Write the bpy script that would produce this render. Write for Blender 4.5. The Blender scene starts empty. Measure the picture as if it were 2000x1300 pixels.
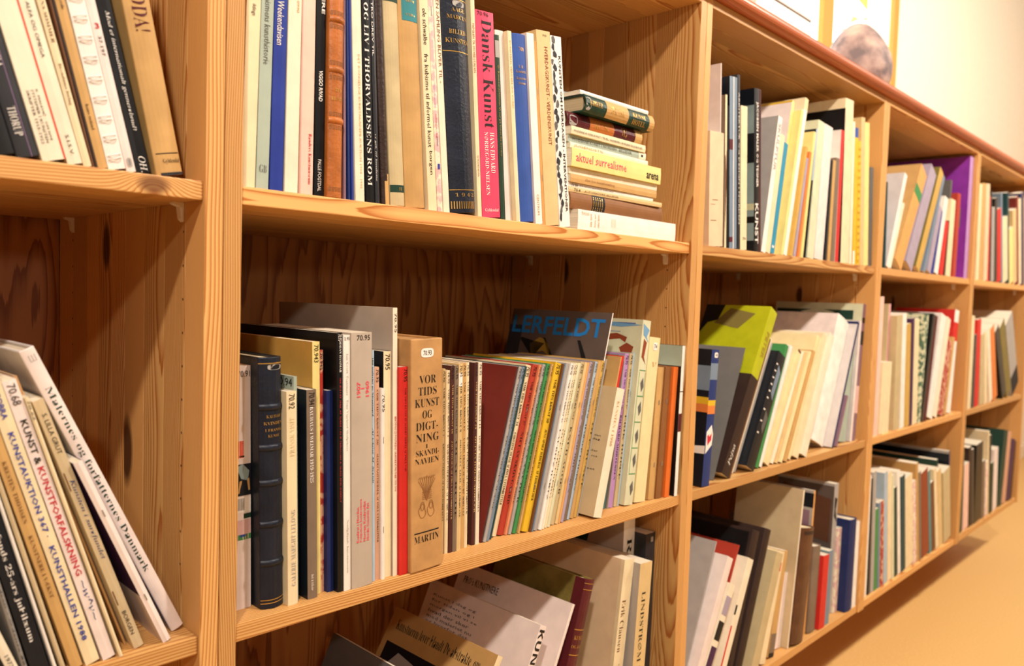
import bpy, bmesh, math, random
from mathutils import Vector, Matrix
random.seed(7)
COL = bpy.context.scene.collection
S = bpy.context.scene
PI = math.pi

# ---------------------------------------------------------------- camera, light, exposure
cam_d = bpy.data.cameras.new('camera'); cam = bpy.data.objects.new('camera', cam_d); COL.objects.link(cam)
CF, CYAW, CPITCH, CROLL = 1543.43081, 0.80110, -0.04839, 0.03094
_f = Vector((math.sin(CYAW)*math.cos(CPITCH), math.cos(CYAW)*math.cos(CPITCH), math.sin(CPITCH)))
_r0 = Vector((math.cos(CYAW), -math.sin(CYAW), 0)); _u0 = _r0.cross(_f)
_r = _r0*math.cos(CROLL)+_u0*math.sin(CROLL); _u = -_r0*math.sin(CROLL)+_u0*math.cos(CROLL)
cam.matrix_world = Matrix(((_r.x,_u.x,-_f.x,-0.34229),(_r.y,_u.y,-_f.y,-0.74890),(_r.z,_u.z,-_f.z,0.90697),(0,0,0,1)))
cam_d.sensor_width = 36.0; cam_d.lens = CF/2000*36.0; cam_d.clip_start = .02
cam_d.dof.use_dof = True; cam_d.dof.focus_distance = 1.02; cam_d.dof.aperture_fstop = 4.8
S.camera = cam
S.view_settings.view_transform = 'Standard'; S.view_settings.look = 'None'
S.view_settings.gamma = 1.0; S.view_settings.exposure = 0.78
try: S.view_settings.use_curve_mapping = False
except Exception: pass

w = bpy.data.worlds.new('sky'); S.world = w; w.use_nodes = True
bg = w.node_tree.nodes['Background']; bg.inputs[0].default_value = (1.0,.98,.92,1); bg.inputs[1].default_value = 3.0

def area(name, loc, aim, size, power, color):
    d = bpy.data.lights.new(name,'AREA'); d.shape='DISK'; d.size=size; d.energy=power; d.color=color
    o = bpy.data.objects.new(name,d); COL.objects.link(o); o.location=loc
    o.rotation_euler = (Vector(aim)-Vector(loc)).to_track_quat('-Z','Y').to_euler(); return o
LAMP=(1.0,.885,.775)
area('ceiling_or_fill_light', (-1.1,-1.3,2.72), (.2,.0,.6), .15, 27, LAMP)
area('ceiling_or_fill_light', (.95,-1.3,2.72), (1.5,.0,.6), .17, 29, LAMP)
area('ceiling_or_fill_light', (3.1,-1.3,2.72), (3.1,.0,.4), .2, 36, (1.0,.90,.78))
area('ceiling_or_fill_light', (4.9,-1.5,2.72), (4.9,.4,1.4), .3, 13, (1.0,.90,.80))  # unseen fill light, added to brighten the wall at the right end
area('wall_lamp_light', (-1.5,-2.3,2.2), (.5,.2,.7), .14, 10, LAMP)
area('far_lamp_light', (.1,-3.4,1.42), (1.0,.2,.8), .22, 4.5, LAMP)

# ---------------------------------------------------------------- materials
def lin(c):
    return tuple((x/12.92 if x<=.04045 else ((x+.055)/1.055)**2.4) for x in c)
def hexc(h):
    h=h.lstrip('#'); return lin(tuple(int(h[i:i+2],16)/255 for i in (0,2,4)))
PAL = dict(paper='#efe2c8',cream='#ead7ae',creamy='#ecd9a4',creamd='#d9c89c',creamg='#d6d6b4',beige='#c9b48e',beigepk='#e3c6a2',
 tan='#c99f62',tanl='#d9bb84',tanw='#c2985c',tanpink='#d3a183',kraft='#c0915a',linen='#c4b186',olive='#7d6f36',ochre='#c79a4a',
 white='#f1eae0',pinkwhite='#ecdcd4',greywhite='#cfc8c4',grey='#8f8a84',greyp='#a9a39d',greyd='#5f5d5a',greyd2='#777470',greybeige='#b9aa9a',greybr='#5e5048',
 taupe='#7d6a58',charcoal='#2c2c30',black='#101012',navyk='#0f1620',navyl='#121a2a',navy='#16265c',
 blue='#2a3d94',blue2='#2f52a0',blued='#1f3470',blueb='#1d78c0',bluepale='#a9bccb',bluegrey='#76889a',skyb='#6f9fc4',skyg='#8ea4a8',
 teal='#2f7f86',teal2='#2f8fb0',tealdark='#1d4448',tealg='#5c8688',greengrey='#a9b6a6',green='#3f8a4c',green_k='#163a2c',greend='#1f3a26',greenmar='#51705a',lime='#b4b81a',
 yellow='#e0b62a',yellowp='#ecd98a',yellowt='#c9a352',gold='#d3a652',goldd='#a08230',
 orange='#e0702a',orange2='#dd7f3c',orangel='#dfa25c',salmon='#dd8a5e',leather='#b86a2c',rust='#8e3f22',
 red='#d2412a',redt='#c2283a',redo='#dd5535',red2='#cf2a24',red3='#b03a28',redp='#ee4a5c',redmar='#a8322a',pink='#de4a6a',pinkpale='#f0c6b4',pinkmid='#e2a2a8',pinkmar='#dcb4b0',
 maroon='#57161e',maroonb='#7a2a20',mauve='#8a6a78',lilac='#b68ac0',lilacg='#a99cae',purple='#8d35a8',purpled='#43204a',
 brown='#6d4526',brownd='#33211a',brownr='#4b241f',brownm='#8a5a30',brownm2='#5c3722')
MATS = {}
def nt_new(name):
    m = bpy.data.materials.new(name); m.use_nodes = True; nt = m.node_tree
    return m, nt, nt.nodes['Principled BSDF']
def N(nt, t, **k):
    n = nt.nodes.new(t)
    for a,b in k.items(): setattr(n,a,b)
    return n
def math_(nt, op, a, b=None, c=None):
    n = N(nt,'ShaderNodeMath',operation=op)
    for i,x in enumerate((a,b,c)):
        if x is None: continue
        if isinstance(x,(int,float)): n.inputs[i].default_value = x
        else: nt.links.new(x,n.inputs[i])
    return n.outputs[0]
def cloth(col, rough=.55, wear=.10, leathery=False, metal=0.0):
    key = (col,rough,wear,leathery,metal)
    if key in MATS: return MATS[key]
    c = hexc(col) if col.startswith('#') else hexc(PAL[col])
    m, nt, p = nt_new('cover_'+(col if not col.startswith('#') else 'ink'))
    tc = N(nt,'ShaderNodeTexCoord'); oi = N(nt,'ShaderNodeObjectInfo')
    add = N(nt,'ShaderNodeVectorMath',operation='ADD'); nt.links.new(tc.outputs['Object'],add.inputs[0])
    mul = N(nt,'ShaderNodeVectorMath',operation='SCALE'); mul.inputs[0].default_value=(13,7,5); nt.links.new(oi.outputs['Random'],mul.inputs['Scale'])
    nt.links.new(mul.outputs[0],add.inputs[1])
    no = N(nt,'ShaderNodeTexNoise'); no.inputs['Scale'].default_value = 38; no.inputs['Detail'].default_value = 6
    nt.links.new(add.outputs[0],no.inputs['Vector'])
    r = N(nt,'ShaderNodeValToRGB'); r.color_ramp.elements[0].position=.3; r.color_ramp.elements[1].position=.75
    r.color_ramp.elements[0].color = tuple(x*(1-wear) for x in c)+(1,)
    r.color_ramp.elements[1].color = tuple(min(1,x*(1+wear*.6)+wear*.02) for x in c)+(1,)
    nt.links.new(no.outputs[0],r.inputs[0]); nt.links.new(r.outputs[0],p.inputs['Base Color'])
    p.inputs['Roughness'].default_value = rough; p.inputs['Metallic'].default_value = metal
    p.inputs['Specular IOR Level'].default_value = .35
    b = N(nt,'ShaderNodeBump'); b.inputs['Strength'].default_value = .5 if leathery else .12; b.inputs['Distance'].default_value=.001 if leathery else .0004
    n2 = N(nt,'ShaderNodeTexNoise'); n2.inputs['Scale'].default_value = 260 if leathery else 700; n2.inputs['Detail'].default_value=3
    nt.links.new(add.outputs[0],n2.inputs['Vector']); nt.links.new(n2.outputs[0],b.inputs['Height']); nt.links.new(b.outputs[0],p.inputs['Normal'])
    MATS[key]=m; return m
def ink(col):
    if col=='gold': return cloth('gold',.35,.15,metal=.6)
    return cloth(col,.6,.06)
def marble(col, other):
    key=('marble',col)
    if key in MATS: return MATS[key]
    m=cloth(col,.5,.2).copy(); nt=m.node_tree
    r=[n for n in nt.nodes if n.type=='VALTORGB'][0]; no=[n for n in nt.nodes if n.type=='TEX_NOISE' and n.inputs['Scale'].default_value==38][0]
    no.inputs['Scale'].default_value=85; r.color_ramp.elements[0].position=.47; r.color_ramp.elements[1].position=.56
    r.color_ramp.elements[0].color=hexc(PAL[col])+(1,); r.color_ramp.elements[1].color=hexc(PAL[other])+(1,)
    MATS[key]=m; return m
def covermat(col, kind):
    if col=='redmar': return marble('redmar','tanpink')
    if col=='pinkmar': return marble('pinkmar','paper')
    if col=='greenmar': return marble('greenmar','creamg')
    if kind=='lb': return cloth(col,.42,.28,True)
    if kind in('hb','hbt'): return cloth(col,.6,.14 if kind=='hb' else .22)
    if col in ('black','charcoal','navyk','navy','blue','pink','blue2','lime','purple'): return cloth(col,.38,.12)
    return cloth(col,.55,.09)
def pagesmat(col):
    key=('pages',col)
    if key in MATS: return MATS[key]
    c=hexc(PAL[col]); m,nt,p=nt_new('pages_'+col)
    tc=N(nt,'ShaderNodeTexCoord'); mp=N(nt,'ShaderNodeMapping'); mp.inputs['Scale'].default_value=(2200,6,6)
    nt.links.new(tc.outputs['Object'],mp.inputs['Vector'])
    no=N(nt,'ShaderNodeTexNoise'); no.inputs['Scale'].default_value=1; nt.links.new(mp.outputs[0],no.inputs['Vector'])
    r=N(nt,'ShaderNodeValToRGB'); r.color_ramp.elements[0].position=.35; r.color_ramp.elements[1].position=.65
    r.color_ramp.elements[0].color=tuple(x*.62 for x in c)+(1,); r.color_ramp.elements[1].color=c+(1,)
    nt.links.new(no.outputs[0],r.inputs[0]); nt.links.new(r.outputs[0],p.inputs['Base Color']); p.inputs['Roughness'].default_value=.8
    MATS[key]=m; return m

def wood(name, axis, light='#e0b072', dark='#aa612c', rings=420, warp=.05, flat=False, tint=(.80,1.12), knots=(), rough=.42):
    """pine: growth rings cut by the board; axis = the local axis along the grain"""
    m,nt,p = nt_new(name); L=nt.links.new
    tc=N(nt,'ShaderNodeTexCoord'); sx=N(nt,'ShaderNodeSeparateXYZ'); L(tc.outputs['Object'],sx.inputs[0])
    X,Y,Z=sx.outputs
    if axis=='z': P,Q,G=X,Y,Z
    elif axis=='x': P,Q,G=Z,Y,X
    else: P,Q,G=X,Z,Y
    oi=N(nt,'ShaderNodeObjectInfo'); R=oi.outputs['Random']
    def frac(k): return math_(nt,'FRACT',math_(nt,'MULTIPLY',R,k))
    def noise(sp,sq,sg,seed,detail=2):
        c=N(nt,'ShaderNodeCombineXYZ'); L(math_(nt,'MULTIPLY',P,sp),c.inputs[0]); L(math_(nt,'MULTIPLY',Q,sq),c.inputs[1])
        L(math_(nt,'ADD',math_(nt,'MULTIPLY',G,sg),math_(nt,'MULTIPLY',R,37.7*seed)),c.inputs[2])
        n=N(nt,'ShaderNodeTexNoise'); n.inputs['Scale'].default_value=1; n.inputs['Detail'].default_value=detail; L(c.outputs[0],n.inputs['Vector'])
        return n.outputs[0]
    w1=math_(nt,'MULTIPLY',math_(nt,'SUBTRACT',noise(4,4,1.1,1),.5),warp)
    w2=math_(nt,'MULTIPLY',math_(nt,'SUBTRACT',noise(5,5,1.6,2.3),.5),warp)
    kf=None; kd=None
    for (kp,kg,kr) in knots:
        # distance to knot in the board's face
        face = P if axis!='x' else P
        a=math_(nt,'DIVIDE',math_(nt,'SUBTRACT',face,kp),kr); b=math_(nt,'DIVIDE',math_(nt,'SUBTRACT',G,kg),kr*1.7)
        d2=math_(nt,'ADD',math_(nt,'MULTIPLY',a,a),math_(nt,'MULTIPLY',b,b))
        e=math_(nt,'POWER',2.718,math_(nt,'MULTIPLY',d2,-.35)); q_=N(nt,'ShaderNodeMapRange'); L(d2,q_.inputs[0]); q_.inputs[1].default_value=.35; q_.inputs[2].default_value=1.5; q_.inputs[3].default_value=.9; q_.inputs[4].default_value=0.0
        kd=q_.outputs[0] if kd is None else math_(nt,'MAXIMUM',kd,q_.outputs[0])
        kf=e if kf is None else math_(nt,'ADD',kf,e)
    if flat:
        r=math_(nt,'ADD',math_(nt,'MULTIPLY',P,.10),math_(nt,'ADD',w1,math_(nt,'MULTIPLY',math_(nt,'SUBTRACT',noise(14,14,1.3,3.1),.5),warp*.5)))
    else:
        cx=math_(nt,'MULTIPLY',math_(nt,'SUBTRACT',frac(5.37),.5),.16); cy=math_(nt,'ADD',math_(nt,'MULTIPLY',frac(11.9),.06),.012)
        a=math_(nt,'ADD',math_(nt,'SUBTRACT',P,cx),w1); b=math_(nt,'ADD',math_(nt,'ADD',Q,cy),w2)
        r=math_(nt,'SQRT',math_(nt,'ADD',math_(nt,'MULTIPLY',a,a),math_(nt,'MULTIPLY',b,b)))
    if kf is not None: r=math_(nt,'ADD',r,math_(nt,'MULTIPLY',kf,.014))
    ring=math_(nt,'ADD',math_(nt,'MULTIPLY',r,rings),math_(nt,'MULTIPLY',noise(300,300,6,4.4,1),.35))
    fr=math_(nt,'FRACT',ring)
    ramp=N(nt,'ShaderNodeValToRGB'); el=ramp.color_ramp.elements
    lc=hexc(light); dc=hexc(dark); md=tuple(.5*(x+y) for x,y in zip(lc,dc))
    el[0].position=0; el[0].color=lc+(1,); el[1].position=1; el[1].color=lc+(1,)
    for pos,c in ((.35,lc),(.68,md),(.86,dc),(.94,dc)):
        e=el.new(pos); e.color=c+(1,)
    L(fr,ramp.inputs[0])
    mx=N(nt,'ShaderNodeMix',data_type='RGBA'); mx.inputs[0].default_value=.88; mx.inputs[6].default_value=lc+(1,)
    L(ramp.outputs[0],mx.inputs[7]); 
    # broad colour change and stave tint
    tv=math_(nt,'ADD',math_(nt,'MULTIPLY',frac(23.1),tint[1]-tint[0]),tint[0])
    tv=math_(nt,'MULTIPLY',tv,math_(nt,'ADD',math_(nt,'MULTIPLY',noise(9,9,.8,5.5),.22),.89))
    hs=N(nt,'ShaderNodeHueSaturation'); L(mx.outputs[2],hs.inputs['Color']); L(tv,hs.inputs['Value'])
    hs.inputs['Saturation'].default_value=1.04
    col=hs.outputs[0]
    if kd is not None:
        mk=N(nt,'ShaderNodeMix',data_type='RGBA'); L(math_(nt,'MULTIPLY',kd,.85),mk.inputs[0]); L(col,mk.inputs[6]); mk.inputs[7].default_value=hexc('#5a2a12')+(1,)
        col=mk.outputs[2]
    L(col,p.inputs['Base Color'])
    L(math_(nt,'ADD',math_(nt,'MULTIPLY',fr,.10),rough),p.inputs['Roughness']); p.inputs['Specular IOR Level'].default_value=.4
    b=N(nt,'ShaderNodeBump'); b.inputs['Strength'].default_value=.25; b.inputs['Distance'].default_value=.0004; L(fr,b.inputs['Height']); L(b.outputs[0],p.inputs['Normal'])
    return m
W_UP = wood('pine_upright','z'); W_SH = wood('pine_shelf','x'); 
W_BACK = wood('pine_plywood','z',light='#bd8048',dark='#844a24',rings=190,warp=.10,flat=True,tint=(.95,1.0))
W_KNOT = wood('pine_knotted_shelf_edge','x',knots=((.0,.0,.0085),))
W_TOP = wood('stained_worktop_wood','x',light='#b86a48',dark='#a05438',rings=300,tint=(.97,1.03),rough=.3)
W_FRAME = wood('window_frame_pine','z',light='#d8a452',dark='#b88038')

def plain(name, col, rough=.6, spec=.5, metal=0, noise=None, bump=None):
    m,nt,p=nt_new(name); c=hexc(col); p.inputs['Roughness'].default_value=rough; p.inputs['Specular IOR Level'].default_value=spec; p.inputs['Metallic'].default_value=metal
    tc=N(nt,'ShaderNodeTexCoord'); n=N(nt,'ShaderNodeTexNoise'); n.inputs['Scale'].default_value=(noise or (8,.05))[0]; n.inputs['Detail'].default_value=5
    nt.links.new(tc.outputs['Object'],n.inputs['Vector']); r=N(nt,'ShaderNodeValToRGB'); a=(noise or (8,.05))[1]
    r.color_ramp.elements[0].position=.35; r.color_ramp.elements[1].position=.65
    r.color_ramp.elements[0].color=tuple(x*(1-a) for x in c)+(1,); r.color_ramp.elements[1].color=tuple(min(1,x*(1+a)) for x in c)+(1,)
    nt.links.new(n.outputs[0],r.inputs[0]); nt.links.new(r.outputs[0],p.inputs['Base Color'])
    if bump:
        b=N(nt,'ShaderNodeBump'); b.inputs['Strength'].default_value=bump[0]; b.inputs['Distance'].default_value=bump[1]
        nt.links.new(n.outputs[0],b.inputs['Height']); nt.links.new(b.outputs[0],p.inputs['Normal'])
    return m

# ---------------------------------------------------------------- mesh helpers
def mesh_obj(name, verts, faces, mat=None, parent=None, loc=(0,0,0), mats=None, fmat=None, smooth=False):
    me=bpy.data.meshes.new(name); me.from_pydata(verts,[],faces); me.update()
    for m_ in (mats or ([mat] if mat else [])): me.materials.append(m_)
    if fmat: me.polygons.foreach_set('material_index',fmat)
    if smooth: me.polygons.foreach_set('use_smooth',[True]*len(me.polygons))
    o=bpy.data.objects.new(name,me); COL.objects.link(o); o.location=loc
    if parent: o.parent=parent
    return o
def box_obj(name, lo, hi, mat, parent=None, bevel=.0006, seg=1, centre=True):
    c=[(a+b)/2 for a,b in zip(lo,hi)]; h=[(b-a)/2 for a,b in zip(lo,hi)]
    bm=bmesh.new(); bmesh.ops.create_cube(bm,size=1); bmesh.ops.scale(bm,vec=[2*x for x in h],verts=bm.verts)
    if bevel: bmesh.ops.bevel(bm,geom=list(bm.edges),offset=bevel,segments=seg,affect='EDGES',profile=.6)
    me=bpy.data.meshes.new(name); bm.to_mesh(me); bm.free(); me.materials.append(mat)
    o=bpy.data.objects.new(name,me); COL.objects.link(o); o.location=c
    if parent: o.parent=parent; o.location=[a-b for a,b in zip(c,parent_world(parent))]
    return o
def parent_world(p):
    v=Vector((0,0,0))
    while p: v+=p.location; p=p.parent
    return v
def empty(name, loc, label, cat, group=None):
    o=bpy.data.objects.new(name,None); o.empty_display_size=.02; COL.objects.link(o); o.location=loc
    o['label']=label; o['category']=cat
    if group: o['group']=group
    return o
def tag(o,label,cat,group=None):
    o['label']=label; o['category']=cat
    if group: o['group']=group
    return o
def struct(o): o['kind']='structure'; return o

# ---------------------------------------------------------------- lettering
MB={'b':(0x1D400,0x1D41A,0x1D7CE),'i':(0x1D434,0x1D44E,None),'S':None,'s':None,'B':(0x1D5D4,0x1D5EE,0x1D7EC)}
def fontmap(s,f):
    m=MB.get(f)
    if not m: return s
    out=''
    for ch in s:
        if 'A'<=ch<='Z': out+=chr(m[0]+ord(ch)-65)
        elif 'a'<=ch<='z':
            out+= '\u210e' if (f=='i' and ch=='h') else chr(m[1]+ord(ch)-97)
        elif ch.isdigit() and m[2]: out+=chr(m[2]+int(ch))
        else: out+=ch
    return out
TCACHE={}
def text_geo(s,f):
    k=(s,f)
    if k in TCACHE: return TCACHE[k]
    cu=bpy.data.curves.new('t','FONT'); cu.body=fontmap(s,f); cu.resolution_u=2 if len(s)<14 else 1
    if f=='b': cu.offset=-.012
    if f=='S': cu.offset=.018
    if f=='H': cu.offset=.02
    o=bpy.data.objects.new('t',cu); COL.objects.link(o)
    bpy.context.view_layer.update(); dg=bpy.context.evaluated_depsgraph_get()
    me=o.evaluated_get(dg).to_mesh()
    vs=[(v.co.x,v.co.y) for v in me.vertices]; fs=[tuple(p.vertices) for p in me.polygons]
    o.evaluated_get(dg).to_mesh_clear(); bpy.data.objects.remove(o); bpy.data.curves.remove(cu)
    if vs:
        x0=min(v[0] for v in vs);x1=max(v[0] for v in vs);y0=min(v[1] for v in vs);y1=max(v[1] for v in vs)
        vs=[((x-x0)/max(1e-6,x1-x0),(y-y0)/max(1e-6,y1-y0)) for x,y in vs]
    TCACHE[k]=(vs,fs); return TCACHE[k]

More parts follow.
